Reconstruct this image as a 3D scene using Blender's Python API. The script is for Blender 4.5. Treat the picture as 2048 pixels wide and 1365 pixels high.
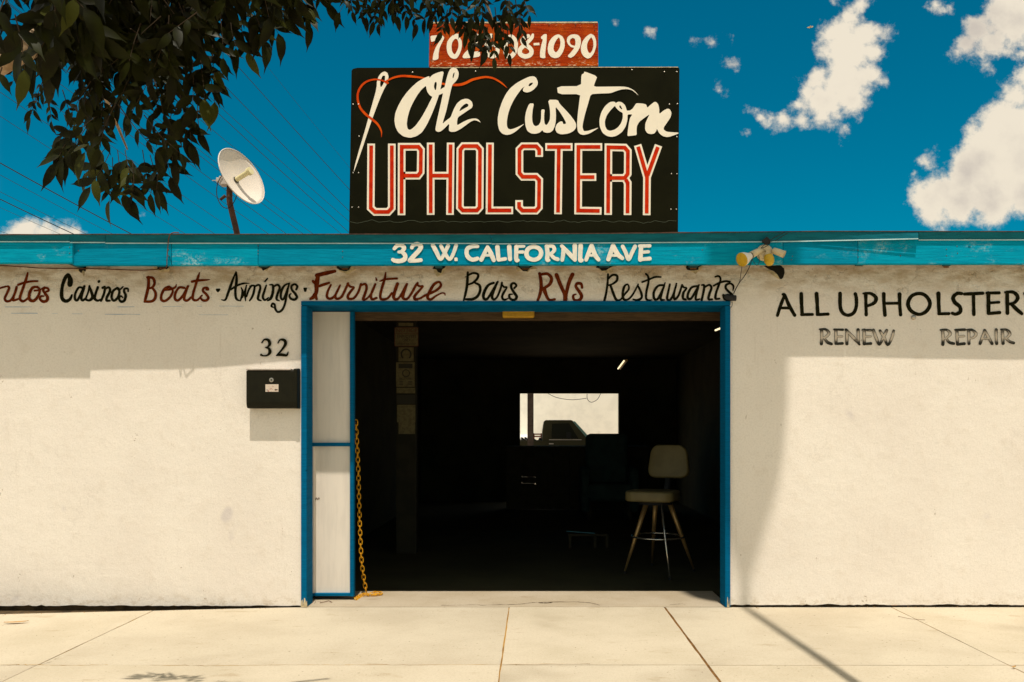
import bpy, bmesh, math, random
from mathutils import Vector, Matrix, noise as mnoise
from mathutils.geometry import tessellate_polygon
random.seed(7)
for o in list(bpy.data.objects): bpy.data.objects.remove(o)
SC = bpy.context.scene
COL = SC.collection
R = math.radians

# ------------------------------------------------------------------ camera
F = 1704.0; VX, VY, CAMH = 1068.0, 862.0, 1.24
cam_d = bpy.data.cameras.new('camera'); cam = bpy.data.objects.new('camera', cam_d); COL.objects.link(cam)
cam.location = (0, -6, CAMH); cam.rotation_euler = (R(90), 0, 0)
cam_d.sensor_width = 36; cam_d.lens = F / 2048 * 36
cam_d.shift_x = -(VX - 1024) / 2048; cam_d.shift_y = (VY - 682.5) / 2048
cam_d.clip_start = 0.05; cam_d.clip_end = 3000
SC.camera = cam

# ------------------------------------------------------------------ world, sun, exposure
SUNV = Vector((-0.056, 1, -2.96))
EXPOSURE = 0.08; SUN_STRENGTH = 4.15; SKY_STRENGTH = 0.082
sun_d = bpy.data.lights.new('sun', 'SUN'); sun = bpy.data.objects.new('sun', sun_d); COL.objects.link(sun)
sun_d.energy = SUN_STRENGTH; sun_d.angle = R(0.53); sun_d.color = (1.0, 0.92, 0.80)
sun.rotation_euler = SUNV.to_track_quat('-Z', 'Y').to_euler(); sun.location = (2, -8, 12)
SC.view_settings.view_transform = 'Standard'; SC.view_settings.look = 'None'
SC.view_settings.exposure = EXPOSURE; SC.view_settings.gamma = 1; SC.view_settings.use_curve_mapping = False
SC.render.engine = 'CYCLES'

W = bpy.data.worlds.new('World'); SC.world = W; W.use_nodes = True
nt = W.node_tree; nt.nodes.clear()
class G:
    """tiny helper to chain nodes"""
    def __init__(s, nt): s.nt = nt
    def n(s, t, **k):
        x = s.nt.nodes.new(t)
        for a, b in k.items(): setattr(x, a, b)
        return x
    def put(s, sock, v):
        if isinstance(v, (int, float)): sock.default_value = v
        elif isinstance(v, tuple):
            sock.default_value = v if len(sock.default_value) == len(v) else tuple(v) + (1,)
        else: s.nt.links.new(v, sock)
    def m(s, op, a, b=0.0, c=0.0, clamp=False):
        x = s.n('ShaderNodeMath', operation=op, use_clamp=clamp)
        s.put(x.inputs[0], a); s.put(x.inputs[1], b); s.put(x.inputs[2], c); return x.outputs[0]
    def v(s, op, a, b=(0, 0, 0)):
        x = s.n('ShaderNodeVectorMath', operation=op); s.put(x.inputs[0], a); s.put(x.inputs[1], b)
        return x.outputs[1] if op in ('LENGTH', 'DISTANCE', 'DOT_PRODUCT') else x.outputs[0]
    def mix(s, f, a, b, mode='MIX'):
        x = s.n('ShaderNodeMix', data_type='RGBA', blend_type=mode)
        s.put(x.inputs[0], f); s.put(x.inputs[6], a); s.put(x.inputs[7], b); return x.outputs[2]
    def noise(s, vec, scale, detail=4, rough=0.5, out=0, dist=0.0):
        x = s.n('ShaderNodeTexNoise'); s.put(x.inputs['Vector'], vec); x.inputs['Scale'].default_value = scale
        x.inputs['Detail'].default_value = detail; x.inputs['Roughness'].default_value = rough
        x.inputs['Distortion'].default_value = dist; return x.outputs[out]
    def ss(s, x, a, b, c=0.0, d=1.0):
        y = s.n('ShaderNodeMapRange', interpolation_type='SMOOTHSTEP'); s.put(y.inputs[0], x)
        for i, q in enumerate((a, b, c, d)): y.inputs[i + 1].default_value = q
        return y.outputs[0]
    def mp(s, vec, sc=(1, 1, 1), loc=(0, 0, 0)):
        y = s.n('ShaderNodeMapping'); s.put(y.inputs[0], vec); y.inputs['Scale'].default_value = sc
        y.inputs['Location'].default_value = loc; return y.outputs[0]

g = G(nt)
tc = g.n('ShaderNodeTexCoord').outputs['Generated']
sky = g.n('ShaderNodeTexSky', sky_type='NISHITA'); sky.sun_disc = False
sky.sun_elevation = R(71.3); sky.sun_rotation = R(176.8); sky.altitude = 600; sky.air_density = 1.0; sky.dust_density = 0.3; sky.ozone_density = 2.0
blue = g.mix(1.0, sky.outputs[0], (0.0, 0.80, 0.85), 'MULTIPLY')
sep = g.n('ShaderNodeSeparateXYZ'); g.put(sep.inputs[0], tc)
dx, dy, dz = sep.outputs
# the clouds seen over the shop, laid out on the sky vault by their bearing (u = x/y, v = z/y)
dyc = g.m('MAXIMUM', dy, 0.15)
u = g.m('DIVIDE', dx, dyc); v_ = g.m('DIVIDE', dz, dyc)
cmb = g.n('ShaderNodeCombineXYZ'); g.put(cmb.inputs[0], u); g.put(cmb.inputs[1], v_); g.put(cmb.inputs[2], 0.0)
uv = cmb.outputs[0]
w1 = g.v('SUBTRACT', g.noise(uv, 9, 5, 0.6, out=1), (0.5, 0.5, 0.5))
w1 = g.v('MULTIPLY', w1, (0.030, 0.030, 0))
w2 = g.v('MULTIPLY', g.v('SUBTRACT', g.noise(uv, 34, 5, 0.6, out=1), (0.5, 0.5, 0.5)), (0.014, 0.014, 0))
uvw = g.v('ADD', g.v('ADD', uv, w1), w2)
blobs = [(1665,70,24),(1690,75,36),(1730,75,36),(1762,66,20),(1655,105,26),(1700,115,56),(1745,110,34),(1640,150,30),(1690,160,54),
 (1738,150,28),(1612,180,28),(1650,200,40),(1700,205,36),(1735,195,18),(1592,200,22),(1640,232,30),(1600,238,24),(1668,232,24),(1622,160,16),
 (1565,238,20),(1535,236,16),(1512,234,13),(1496,222,10),(1775,80,12),(1790,68,7),(1770,170,10),(1728,8,22),(1706,32,13),(1702,52,8),(1672,0,12),(1870,4,20),(1890,14,12),
 (1774,232,9),(1694,254,9),(1682,262,6),(1726,242,6),(2000,30,50),(1958,55,38),(1935,88,32),(1915,108,16),(1902,126,7),(2040,40,46),(1990,85,34),(2030,75,34),(1975,134,11),
 (1960,110,18),(2020,108,20),(2040,110,16),(2016,270,70),(2056,170,38),(2030,205,34),(2050,300,90),(1985,320,66),(1940,350,56),(1890,375,42),(1850,400,38),(1862,424,24),
 (1920,405,46),(1985,395,58),(2044,380,52),(1985,238,30),(1962,275,34),(1946,262,13),(1884,448,9),(1848,320,23),(1866,314,12),(1826,345,10),
 (1462,122,13),(1445,132,9),(1430,160,11),(1438,180,12),(1424,86,8),(1462,75,9),(1390,82,9),(1484,268,9),(1236,45,9),(1300,55,8),(1250,70,6),
 (50,466,34),(85,455,28),(112,458,28),(140,468,32),(14,480,24),(170,474,16),(66,438,10),(104,438,8),(288,430,7),(292,464,6)]
fld = None
for bx_, by_, br_ in blobs:
    d = g.v('DISTANCE', uvw, ((bx_ - VX) / F, (VY - by_) / F, 0))
    br_ = br_ * (1.12 if br_ > 14 else 1.35)
    e = g.m('MULTIPLY_ADD', d, -1.0 / 0.03, br_ / F / 0.03)   # signed, in units of 0.03
    fld = e if fld is None else g.m('SMOOTH_MAX', fld, e, 0.42)
fb = g.noise(uv, 20, 9, 0.68)
fb2 = g.noise(uv, 7, 7, 0.6)
den = g.m('ADD', fld, g.m('MULTIPLY', g.m('SUBTRACT', fb, 0.5), 2.0))
front = g.ss(dy, 0.3, 0.42)
cl_a = g.m('MULTIPLY', g.ss(den, 0.02, 0.52), front)
# unseen cumulus over the rest of the vault, cover thickened for warm fill light
up = g.m('MAXIMUM', g.m('ADD', dz, 0.12), 0.02)
cm2 = g.n('ShaderNodeCombineXYZ'); g.put(cm2.inputs[0], g.m('DIVIDE', dx, up)); g.put(cm2.inputs[1], g.m('DIVIDE', dy, up))
den2 = g.noise(cm2.outputs[0], 1.7, 8, 0.6)
aw = g.m('MAXIMUM', g.m('MAXIMUM', g.ss(g.m('ABSOLUTE', u), 0.62, 0.8), g.ss(v_, 0.56, 0.72)), g.m('SUBTRACT', 1.0, front))
cl_b = g.m('MULTIPLY', g.ss(den2, 0.43, 0.52), aw)
cl_b = g.m('MULTIPLY', cl_b, g.ss(dz, 0.0, 0.06))
cov = g.m('MAXIMUM', cl_a, cl_b)
thick = g.ss(g.m('ADD', g.m('MULTIPLY', g.m('MINIMUM', fld, 1.4), 0.50), g.m('MULTIPLY', g.m('SUBTRACT', fb2, 0.5), 3.6)), 0.12, 1.20)
ccol = g.mix(thick, (0.88, 0.79, 0.64), (0.58, 0.52, 0.46))
ccol = g.mix(1.0, ccol, (0.93, 0.93, 0.93), 'MULTIPLY')
skyb = g.mix(1.0, blue, (SKY_STRENGTH,) * 3, 'MULTIPLY')
fin = g.mix(cov, skyb, ccol)
bg = g.n('ShaderNodeBackground'); g.put(bg.inputs[0], fin); bg.inputs[1].default_value = 1.0
out = g.n('ShaderNodeOutputWorld'); nt.links.new(bg.outputs[0], out.inputs[0])

# ------------------------------------------------------------------ helpers
def P(px, py, y):
    """photo measurement -> world point in the vertical plane at depth y"""
    d = 6.0 + y
    return Vector(((px - VX) / F * d, y, CAMH + (VY - py) / F * d))
def tag(o, label=None, cat=None, group=None, kind=None):
    if label: o['label'] = label
    if cat: o['category'] = cat
    if group: o['group'] = group
    if kind: o['kind'] = kind
    return o
def empty(name, loc, label, cat, group=None, kind=None):
    o = bpy.data.objects.new(name, None); COL.objects.link(o); o.location = loc; o.empty_display_size = 0.1
    return tag(o, label, cat, group, kind)
def link(name, me, m=None, parent=None, loc=None):
    """mesh given in world coordinates; parented parts keep their world place"""
    if m is not None and not me.materials: me.materials.append(m)
    o = bpy.data.objects.new(name, me); COL.objects.link(o)
    if parent is not None:
        o.parent = parent
        off = Vector((0, 0, 0)); p = parent
        while p is not None: off += p.location; p = p.parent
        if loc is None: o.location = -off
        else: o.location = Vector(loc) - off
    elif loc is not None: o.location = loc
    return o
def mesh(name, vs, fs, smooth=False):
    me = bpy.data.meshes.new(name); me.from_pydata([tuple(v) for v in vs], [], fs); me.validate(); me.update()
    if smooth:
        for p in me.polygons: p.use_smooth = True
    return me
class MB:
    def __init__(s): s.v = []; s.f = []
    def add(s, vs, fs):
        k = len(s.v); s.v += [Vector(q) for q in vs]; s.f += [tuple(i + k for i in f) for f in fs]; return s
    def box(s, a, b):
        (x0, y0, z0), (x1, y1, z1) = a, b
        x0, x1 = min(x0, x1), max(x0, x1); y0, y1 = min(y0, y1), max(y0, y1); z0, z1 = min(z0, z1), max(z0, z1)
        return s.add([(x0,y0,z0),(x1,y0,z0),(x1,y1,z0),(x0,y1,z0),(x0,y0,z1),(x1,y0,z1),(x1,y1,z1),(x0,y1,z1)],
                     [(0,3,2,1),(4,5,6,7),(0,1,5,4),(1,2,6,5),(2,3,7,6),(3,0,4,7)])
    def prism(s, poly, y0, y1):
        """poly: list of (x,z); extruded along y"""
        n = len(poly)
        tris = tessellate_polygon([[Vector((x, z, 0)) for x, z in poly]])
        vs = [(x, y0, z) for x, z in poly] + [(x, y1, z) for x, z in poly]
        fs = [tuple(t) for t in tris] + [tuple(i + n for i in reversed(t)) for t in tris]
        fs += [(i, (i + 1) % n, (i + 1) % n + n, i + n) for i in range(n)]
        return s.add(vs, fs)
    def prismx(s, poly, x0, x1):
        """poly: list of (y,z); extruded along x"""
        n = len(poly)
        tris = tessellate_polygon([[Vector((y, z, 0)) for y, z in poly]])
        vs = [(x0, y, z) for y, z in poly] + [(x1, y, z) for y, z in poly]
        fs = [tuple(t) for t in tris] + [tuple(i + n for i in reversed(t)) for t in tris]
        fs += [(i, (i + 1) % n, (i + 1) % n + n, i + n) for i in range(n)]
        return s.add(vs, fs)
    def tube(s, pts, rad, seg=8, closed=False, cap=True):
        pts = [Vector(p) for p in pts]; n = len(pts)
        if not hasattr(rad, '__len__'): rad = [rad] * n
        rings = []; prev = None
        for i, p in enumerate(pts):
            if closed: t = pts[(i + 1) % n] - pts[i - 1]
            else: t = pts[min(i + 1, n - 1)] - pts[max(i - 1, 0)]
            t = t.normalized() if t.length > 1e-9 else Vector((0, 0, 1))
            if prev is None:
                a = Vector((0, 0, 1)) if abs(t.z) < 0.9 else Vector((1, 0, 0))
                a = (a - t * a.dot(t)).normalized()
            else:
                a = prev - t * prev.dot(t); a = a.normalized() if a.length > 1e-6 else Vector((1, 0, 0))
            prev = a; b = t.cross(a)
            rings.append([p + (a * math.cos(2*math.pi*k/seg) + b * math.sin(2*math.pi*k/seg)) * rad[i] for k in range(seg)])
        vs = [q for r_ in rings for q in r_]; fs = []
        for i in range(n if closed else n - 1):
            j = (i + 1) % n
            for k in range(seg):
                l = (k + 1) % seg
                fs.append((i*seg+k, i*seg+l, j*seg+l, j*seg+k))
        if cap and not closed:
            fs.append(tuple(range(seg - 1, -1, -1))); fs.append(tuple((n-1)*seg + k for k in range(seg)))
        return s.add(vs, fs)
    def build(s, name, m=None, parent=None, smooth=False, loc=None, bevel=0.0):
        me = mesh(name, s.v, s.f, smooth)
        bm = bmesh.new(); bm.from_mesh(me); bmesh.ops.recalc_face_normals(bm, faces=bm.faces)
        if bevel > 0:
            bmesh.ops.remove_doubles(bm, verts=bm.verts, dist=1e-5)
            ed = [e for e in bm.edges if len(e.link_faces) == 2 and e.calc_face_angle(0) > 0.5]
            bmesh.ops.bevel(bm, geom=ed, offset=bevel, segments=2, affect='EDGES', clamp_overlap=True, profile=0.5)
        bm.to_mesh(me); bm.free()
        if smooth:
            for p in me.polygons: p.use_smooth = True
        return link(name, me, m, parent, loc)

# ------------------------------------------------------------------ materials
def new_mat(name):
    m = bpy.data.materials.new(name); m.use_nodes = True; n = m.node_tree
    b = n.nodes['Principled BSDF']; return m, G(n), b
def mat(name, col, rough=0.7, var=0.0, vs=6.0, col2=None, metal=0.0, bump=0.0, bs=40.0, stretch=(1, 1, 1), spec=0.3, thr=(0.4, 0.65)):
    m, g, b = new_mat(name)
    tc = g.n('ShaderNodeTexCoord').outputs['Object']; tc = g.mp(tc, stretch)
    b.inputs['Roughness'].default_value = rough; b.inputs['Metallic'].default_value = metal
    b.inputs['Specular IOR Level'].default_value = spec
    if col2 is not None or var > 0:
        f = g.ss(g.noise(tc, vs, 6, 0.6), *thr)
        c2 = col2 if col2 is not None else tuple(c * (1 - var) for c in col)
        g.put(b.inputs['Base Color'], g.mix(f, col, c2))
    else: b.inputs['Base Color'].default_value = tuple(col) + (1,)
    if bump > 0:
        bp = g.n('ShaderNodeBump'); bp.inputs['Strength'].default_value = 1.0; bp.inputs['Distance'].default_value = bump
        g.put(bp.inputs['Height'], g.noise(tc, bs, 6, 0.6)); g.put(b.inputs['Normal'], bp.outputs[0])
    return m

def stucco():
    m, g, b = new_mat('stucco_paint')
    geo = g.n('ShaderNodeNewGeometry').outputs['Position']
    big = g.noise(geo, 1.3, 4, 0.5); mid = g.noise(geo, 9, 5, 0.6); fine = g.noise(geo, 160, 3, 0.6)
    c = g.mix(g.ss(big, 0.35, 0.7), (0.86, 0.79, 0.70), (0.81, 0.735, 0.65))
    c = g.mix(g.m('MULTIPLY', g.ss(mid, 0.52, 0.75), 0.22), c, (0.60, 0.50, 0.38))
    c = g.mix(g.m('MULTIPLY', g.ss(g.noise(geo, 75, 5, 0.75), 0.42, 0.70), 0.26), c, (0.50, 0.43, 0.34))
    sp = g.n('ShaderNodeSeparateXYZ'); g.put(sp.inputs[0], geo)
    z = sp.outputs[2]
    # brown patches put the eave's shade into the colour; splash dirt along the base
    st = g.noise(g.mp(geo, (2.2, 1, 6)), 2.0, 6, 0.65)
    eave = g.m('MULTIPLY', g.ss(z, 2.12, 2.36), g.ss(st, 0.36, 0.66))
    c = g.mix(g.m('MULTIPLY', eave, 0.75), c, (0.40, 0.27, 0.13))
    st2 = g.noise(g.mp(geo, (3, 1, 5)), 4.0, 9, 0.8)
    base = g.m('MULTIPLY', g.ss(z, 0.13, 0.0), g.ss(st2, 0.47, 0.62))
    c = g.mix(g.m('MULTIPLY', base, 0.50), c, (0.46, 0.34, 0.20))
    # scuffs and chips
    ch = g.noise(g.mp(geo, (1.5, 1, 1)), 6.5, 3, 0.5); ch2 = g.noise(geo, 60, 3, 0.6)
    chip = g.m('MULTIPLY', g.ss(ch, 0.66, 0.70), g.ss(ch2, 0.55, 0.62))
    c = g.mix(g.m('MULTIPLY', chip, 0.7), c, (0.36, 0.27, 0.18))
    scf = g.m('MULTIPLY', g.ss(g.noise(geo, 2.6, 2, 0.5), 0.70, 0.76), 0.35)
    c = g.mix(scf, c, (0.42, 0.38, 0.42))
    vc = g.n('ShaderNodeTexVoronoi', feature='DISTANCE_TO_EDGE'); vc.inputs['Scale'].default_value = 0.9
    g.put(vc.inputs['Vector'], g.v('ADD', geo, g.v('MULTIPLY', g.noise(geo, 5, 7, 0.75, out=1), (0.5, 0.5, 0.5))))
    hair = g.m('MULTIPLY', g.ss(vc.outputs[0], 0.006, 0.001), g.ss(g.noise(geo, 1.7, 3, 0.5), 0.50, 0.60))
    c = g.mix(g.m('MULTIPLY', hair, 0.20), c, (0.36, 0.30, 0.24))
    drip = g.m('MULTIPLY', g.ss(g.noise(g.mp(geo, (16, 1, 0.7)), 2.0, 4, 0.6), 0.60, 0.72), g.ss(g.noise(geo, 1.4, 2, 0.5), 0.48, 0.62))
    c = g.mix(g.m('MULTIPLY', drip, 0.16), c, (0.45, 0.36, 0.26))
    g.put(b.inputs['Base Color'], c); b.inputs['Roughness'].default_value = 0.85; b.inputs['Specular IOR Level'].default_value = 0.2
    hx = g.noise(geo, 14, 4, 0.6); rough_top = g.ss(z, 2.0, 2.3, 0.0, 1.0)
    h = g.m('ADD', g.m('MULTIPLY', fine, 0.0022), g.m('MULTIPLY', mid, 0.006))
    cr = g.n('ShaderNodeTexVoronoi', feature='DISTANCE_TO_EDGE'); g.put(cr.inputs['Vector'], g.v('ADD', geo, g.v('MULTIPLY', g.noise(geo, 8, 5, 0.7, out=1), (0.35, 0.35, 0.35)))); cr.inputs['Scale'].default_value = 3.2
    ck = g.ss(cr.outputs[0], 0.0, 0.03)
    ckm = g.m('MULTIPLY', g.m('MULTIPLY', g.m('SUBTRACT', 1.0, ck), rough_top), g.ss(hx, 0.45, 0.6))
    h = g.m('SUBTRACT', h, g.m('MULTIPLY', ckm, 0.006))
    h = g.m('ADD', h, g.m('MULTIPLY', g.m('MULTIPLY', g.noise(geo, 26, 5, 0.7), rough_top), 0.012))
    bp = g.n('ShaderNodeBump'); bp.inputs['Strength'].default_value = 0.8; bp.inputs['Distance'].default_value = 1.0
    g.put(bp.inputs['Height'], h); g.put(b.inputs['Normal'], bp.outputs[0])
    return m
def concrete(name, c1, c2, warm, off=0.0):
    m, g, b = new_mat(name)
    geo = g.mp(g.n('ShaderNodeNewGeometry').outputs['Position'], (1, 1, 1), (off, off * 1.7, 0))
    a = g.noise(geo, 1.6, 5, 0.6); c = g.mix(g.ss(a, 0.35, 0.68), c1, c2)
    st = g.noise(g.mp(geo, (1, 2.5, 1)), 3.5, 5, 0.6)
    c = g.mix(g.m('MULTIPLY', g.ss(st, 0.60, 0.72), 0.45), c, warm)
    fn = g.noise(geo, 220, 3, 0.7)
    c = g.mix(g.m('MULTIPLY', g.ss(fn, 0.5, 0.8), 0.28), c, tuple(q * 0.45 for q in warm))
    c = g.mix(g.m('MULTIPLY', g.ss(g.noise(geo, 70, 5, 0.75), 0.45, 0.70), 0.30), c, warm)
    oil = g.noise(geo, 0.9, 3, 0.55); c = g.mix(g.m('MULTIPLY', g.ss(oil, 0.60, 0.74), 0.28), c, tuple(q * 0.6 for q in warm))
    sp_ = g.noise(geo, 45, 2, 0.5); c = g.mix(g.m('MULTIPLY', g.ss(sp_, 0.70, 0.75), 0.65), c, (0.10, 0.06, 0.03))
    g.put(b.inputs['Base Color'], c); b.inputs['Roughness'].default_value = 0.9; b.inputs['Specular IOR Level'].default_value = 0.15
    bp = g.n('ShaderNodeBump'); bp.inputs['Strength'].default_value = 0.6; bp.inputs['Distance'].default_value = 0.004
    g.put(bp.inputs['Height'], g.noise(geo, 120, 5, 0.65)); g.put(b.inputs['Normal'], bp.outputs[0])
    return m
def teal_wood(name, base, worn, dark, wear=(0.58, 0.75), off=0.0, amount=0.8):
    m, g, b = new_mat(name)
    geo = g.mp(g.n('ShaderNodeNewGeometry').outputs['Position'], (1, 1, 1), (off, 0, off * 0.7))
    gr = g.noise(g.mp(geo, (1.2, 1, 28)), 5, 6, 0.65); bl = g.noise(g.mp(geo, (1, 1, 2)), 2.6, 6, 0.65)
    c = g.mix(g.ss(gr, 0.35, 0.7), base, dark)
    wn = g.m('MULTIPLY', g.ss(g.m('ADD', g.m('MULTIPLY', bl, 0.8), g.m('MULTIPLY', gr, 0.2)), *wear), amount)
    spk = g.ss(g.noise(geo, 55, 4, 0.7), 0.42, 0.6)
    c = g.mix(g.m('MULTIPLY', wn, spk), c, worn)
    kn = g.n('ShaderNodeTexVoronoi'); g.put(kn.inputs['Vector'], g.mp(geo, (1.1, 1, 2.2))); kn.inputs['Scale'].default_value = 3.0
    c = g.mix(g.m('MULTIPLY', g.ss(kn.outputs[0], 0.055, 0.03), 0.7), c, tuple(q * 0.25 for q in dark))
    g.put(b.inputs['Base Color'], c); b.inputs['Roughness'].default_value = 0.7; b.inputs['Specular IOR Level'].default_value = 0.02
    bp = g.n('ShaderNodeBump'); bp.inputs['Strength'].default_value = 0.7; bp.inputs['Distance'].default_value = 0.004
    g.put(bp.inputs['Height'], gr); g.put(b.inputs['Normal'], bp.outputs[0])
    return m

M = {}
M['stucco'] = stucco()
M['walk'] = concrete('sidewalk_concrete', (0.565, 0.495, 0.375), (0.495, 0.43, 0.315), (0.34, 0.25, 0.15))
M['walk2'] = concrete('sidewalk_concrete_b', (0.545, 0.48, 0.365), (0.475, 0.41, 0.305), (0.34, 0.26, 0.16), 7.3)
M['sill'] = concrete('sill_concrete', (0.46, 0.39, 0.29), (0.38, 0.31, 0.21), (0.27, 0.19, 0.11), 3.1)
M['floor'] = concrete('shade_toned_floor', (0.055, 0.050, 0.022), (0.04, 0.036, 0.016), (0.02, 0.015, 0.01), 5.0)  # indoor shade beyond the doorway is put into this dark colour
M['soil'] = mat('soil', (0.10, 0.065, 0.03), 0.95, 0.6, 14, bump=0.01, bs=60)
M['pale_road'] = mat('pale_road', (0.46, 0.38, 0.26), 0.9, 0.2, 3, bump=0.004, bs=150)  # unseen street, made pale to bounce fill onto the shaded wall
M['yard'] = mat('yard_gravel', (0.42, 0.34, 0.23), 0.95, 0.25, 2, bump=0.006, bs=60)
M['joint'] = mat('joint_sand', (0.42, 0.24, 0.06), 0.9, 0, 3, col2=(0.16, 0.08, 0.03), spec=0.1)
M['joint_c'] = mat('joint_board', (0.20, 0.10, 0.03), 0.9, 0.4, 20, spec=0.1)
M['fascia'] = teal_wood('fascia_paint', (0.001, 0.32, 0.47), (0.36, 0.58, 0.57), (0.001, 0.215, 0.35), (0.52, 0.66), 0.0, 0.7)
M['fascia2'] = teal_wood('fascia_paint_b', (0.001, 0.255, 0.405), (0.30, 0.52, 0.53), (0.001, 0.18, 0.30), (0.58, 0.72), 4.2, 0.5)
M['flash'] = mat('flashing_paint', (0.003, 0.135, 0.18), 0.6, 0.25, 5, bump=0.001, bs=10, spec=0.1, stretch=(1, 1, 8))
M['lip'] = mat('flashing_lip', (0.45, 0.66, 0.68), 0.4, 0.2, 12, spec=0.4)
M['jamb'] = teal_wood('jamb_paint', (0.001, 0.125, 0.265), (0.24, 0.28, 0.30), (0.001, 0.090, 0.20), (0.64, 0.72), 9.0, 0.6)
M['felt'] = mat('roof_felt', (0.09, 0.045, 0.03), 0.9, 0.5, 20)
M['roof'] = mat('roof_deck', (0.30, 0.26, 0.2), 0.9, 0.3, 4)
M['rafter'] = mat('rafter_wood', (0.02, 0.09, 0.10), 0.8, 0.6, 20)
M['hole'] = mat('broken_render', (0.012, 0.010, 0.006), 0.95)
M['brick'] = mat('broken_brick', (0.24, 0.10, 0.04), 0.9, 0.6, 40, bump=0.01, bs=80)
M['crust'] = mat('render_crust', (0.62, 0.50, 0.30), 0.9, 0.4, 30, bump=0.006, bs=60)
M['panel'] = mat('door_panel_paint', (0.84, 0.755, 0.65), 0.7, 0.08, 3, stretch=(8, 1, 1))
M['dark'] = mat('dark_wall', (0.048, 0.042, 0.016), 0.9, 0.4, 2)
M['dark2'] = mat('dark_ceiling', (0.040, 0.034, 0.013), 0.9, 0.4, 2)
M['beam'] = mat('brown_beam', (0.10, 0.058, 0.025), 0.85, 0.5, 10, stretch=(1, 1, 20))
M['black'] = mat('black_sign_paint', (0.0095, 0.0095, 0.0035), 0.7, 0.3, 3, spec=0.03)
M['signw'] = mat('sign_white', (0.86, 0.78, 0.63), 0.6, 0.05, 6)
M['signr'] = mat('sign_red', (0.58, 0.030, 0.003), 0.7, 0, 18, col2=(0.46, 0.015, 0.002), spec=0.03)
M['thread'] = mat('sign_orange', (0.66, 0.085, 0.004), 0.6, 0, 10, col2=(0.52, 0.04, 0.003), spec=0.03)
M['txtblk'] = mat('wall_letter_black', (0.009, 0.009, 0.003), 0.8, 0, 40, col2=(0.020, 0.018, 0.008), spec=0.0)
M['txtbrn'] = mat('wall_letter_brown', (0.105, 0.015, 0.003), 0.8, 0, 30, col2=(0.17, 0.032, 0.008), spec=0.0)
M['txtw'] = mat('fascia_letter_white', (0.80, 0.74, 0.62), 0.7, 0, 20, col2=(0.66, 0.66, 0.58))
M['chalk'] = mat('blue_snap_line', (0.25, 0.38, 0.55), 0.9)
M['steel'] = mat('steel', (0.5, 0.45, 0.38), 0.35, 0.2, 20, metal=0.9)
M['rust'] = mat('rusty_nail', (0.14, 0.05, 0.02), 0.8, 0.4, 50)
def redboard():
    m, g, b = new_mat('weathered_red_board')
    geo = g.n('ShaderNodeNewGeometry').outputs['Position']
    gr = g.noise(g.mp(geo, (2.5, 1, 42)), 3.5, 7, 0.7, dist=0.5); bl = g.noise(geo, 5, 4, 0.6)
    c = g.mix(g.ss(gr, 0.3, 0.68), (0.47, 0.052, 0.005), (0.20, 0.016, 0.003))
    c = g.mix(g.m('MULTIPLY', g.ss(bl, 0.45, 0.7), 0.6), c, (0.58, 0.12, 0.008))
    sp = g.n('ShaderNodeSeparateXYZ'); g.put(sp.inputs[0], geo)
    edge = g.m('MAXIMUM', g.ss(sp.outputs[2], 3.81, 3.745), g.ss(sp.outputs[2], 3.985, 4.04))
    fl = g.noise(g.mp(geo, (1, 1, 3)), 34, 5, 0.75)
    fleck = g.ss(g.m('ADD', fl, g.m('MULTIPLY', edge, 0.10)), 0.655, 0.70)
    c = g.mix(fleck, c, (0.70, 0.42, 0.25))
    dk = g.ss(g.noise(g.mp(geo, (1, 1, 5)), 22, 5, 0.75), 0.66, 0.72)
    c = g.mix(g.m('MULTIPLY', dk, 0.85), c, (0.035, 0.012, 0.005))
    g.put(b.inputs['Base Color'], c); b.inputs['Roughness'].default_value = 0.8; b.inputs['Specular IOR Level'].default_value = 0.03
    bp = g.n('ShaderNodeBump'); bp.inputs['Distance'].default_value = 0.004; g.put(bp.inputs['Height'], gr); g.put(b.inputs['Normal'], bp.outputs[0])
    return m
M['redboard'] = redboard()
def faded():
    m, g, b = new_mat('faded_letter_paint')
    geo = g.n('ShaderNodeNewGeometry').outputs['Position']
    sp = g.n('ShaderNodeSeparateXYZ'); g.put(sp.inputs[0], geo)
    nz = g.m('MULTIPLY', g.m('SUBTRACT', g.noise(geo, 30, 4, 0.6), 0.5), 0.05)
    d = g.m('ABSOLUTE', g.m('SUBTRACT', g.m('ADD', sp.outputs[2], nz), 1.905))
    f = g.ss(d, 0.046, 0.012)
    g.put(b.inputs['Base Color'], g.mix(g.m('MULTIPLY', f, 0.88), (0.014, 0.013, 0.006), (0.66, 0.56, 0.45)))
    b.inputs['Roughness'].default_value = 0.75; return m
M['faded'] = faded()

# ------------------------------------------------------------------ lettering
def parse(s):
    return [[tuple(float(q) for q in p.split(',')) for p in st.split()] for st in s.split(';') if st.strip()]
def catmull(pts, closed=False, sub=6):
    n = len(pts); res = []
    if n < 3 and not closed: 
        a, b = pts[0], pts[-1]
        return [tuple(a[k] + (b[k] - a[k]) * i / sub for k in range(len(a))) for i in range(sub + 1)]
    for i in range(n if closed else n - 1):
        if closed: p0, p1, p2, p3 = pts[i-1], pts[i], pts[(i+1) % n], pts[(i+2) % n]
        else: p0, p1, p2, p3 = pts[max(i-1, 0)], pts[i], pts[i+1], pts[min(i+2, n-1)]
        for j in range(sub):
            t = j / sub; t2 = t*t; t3 = t2*t
            res.append(tuple(0.5*((2*p1[k]) + (-p0[k]+p2[k])*t + (2*p0[k]-5*p1[k]+4*p2[k]-p3[k])*t2 + (-p0[k]+3*p1[k]-3*p2[k]+p3[k])*t3) for k in range(len(p1))))
    if not closed: res.append(pts[-1])
    return res
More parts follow.
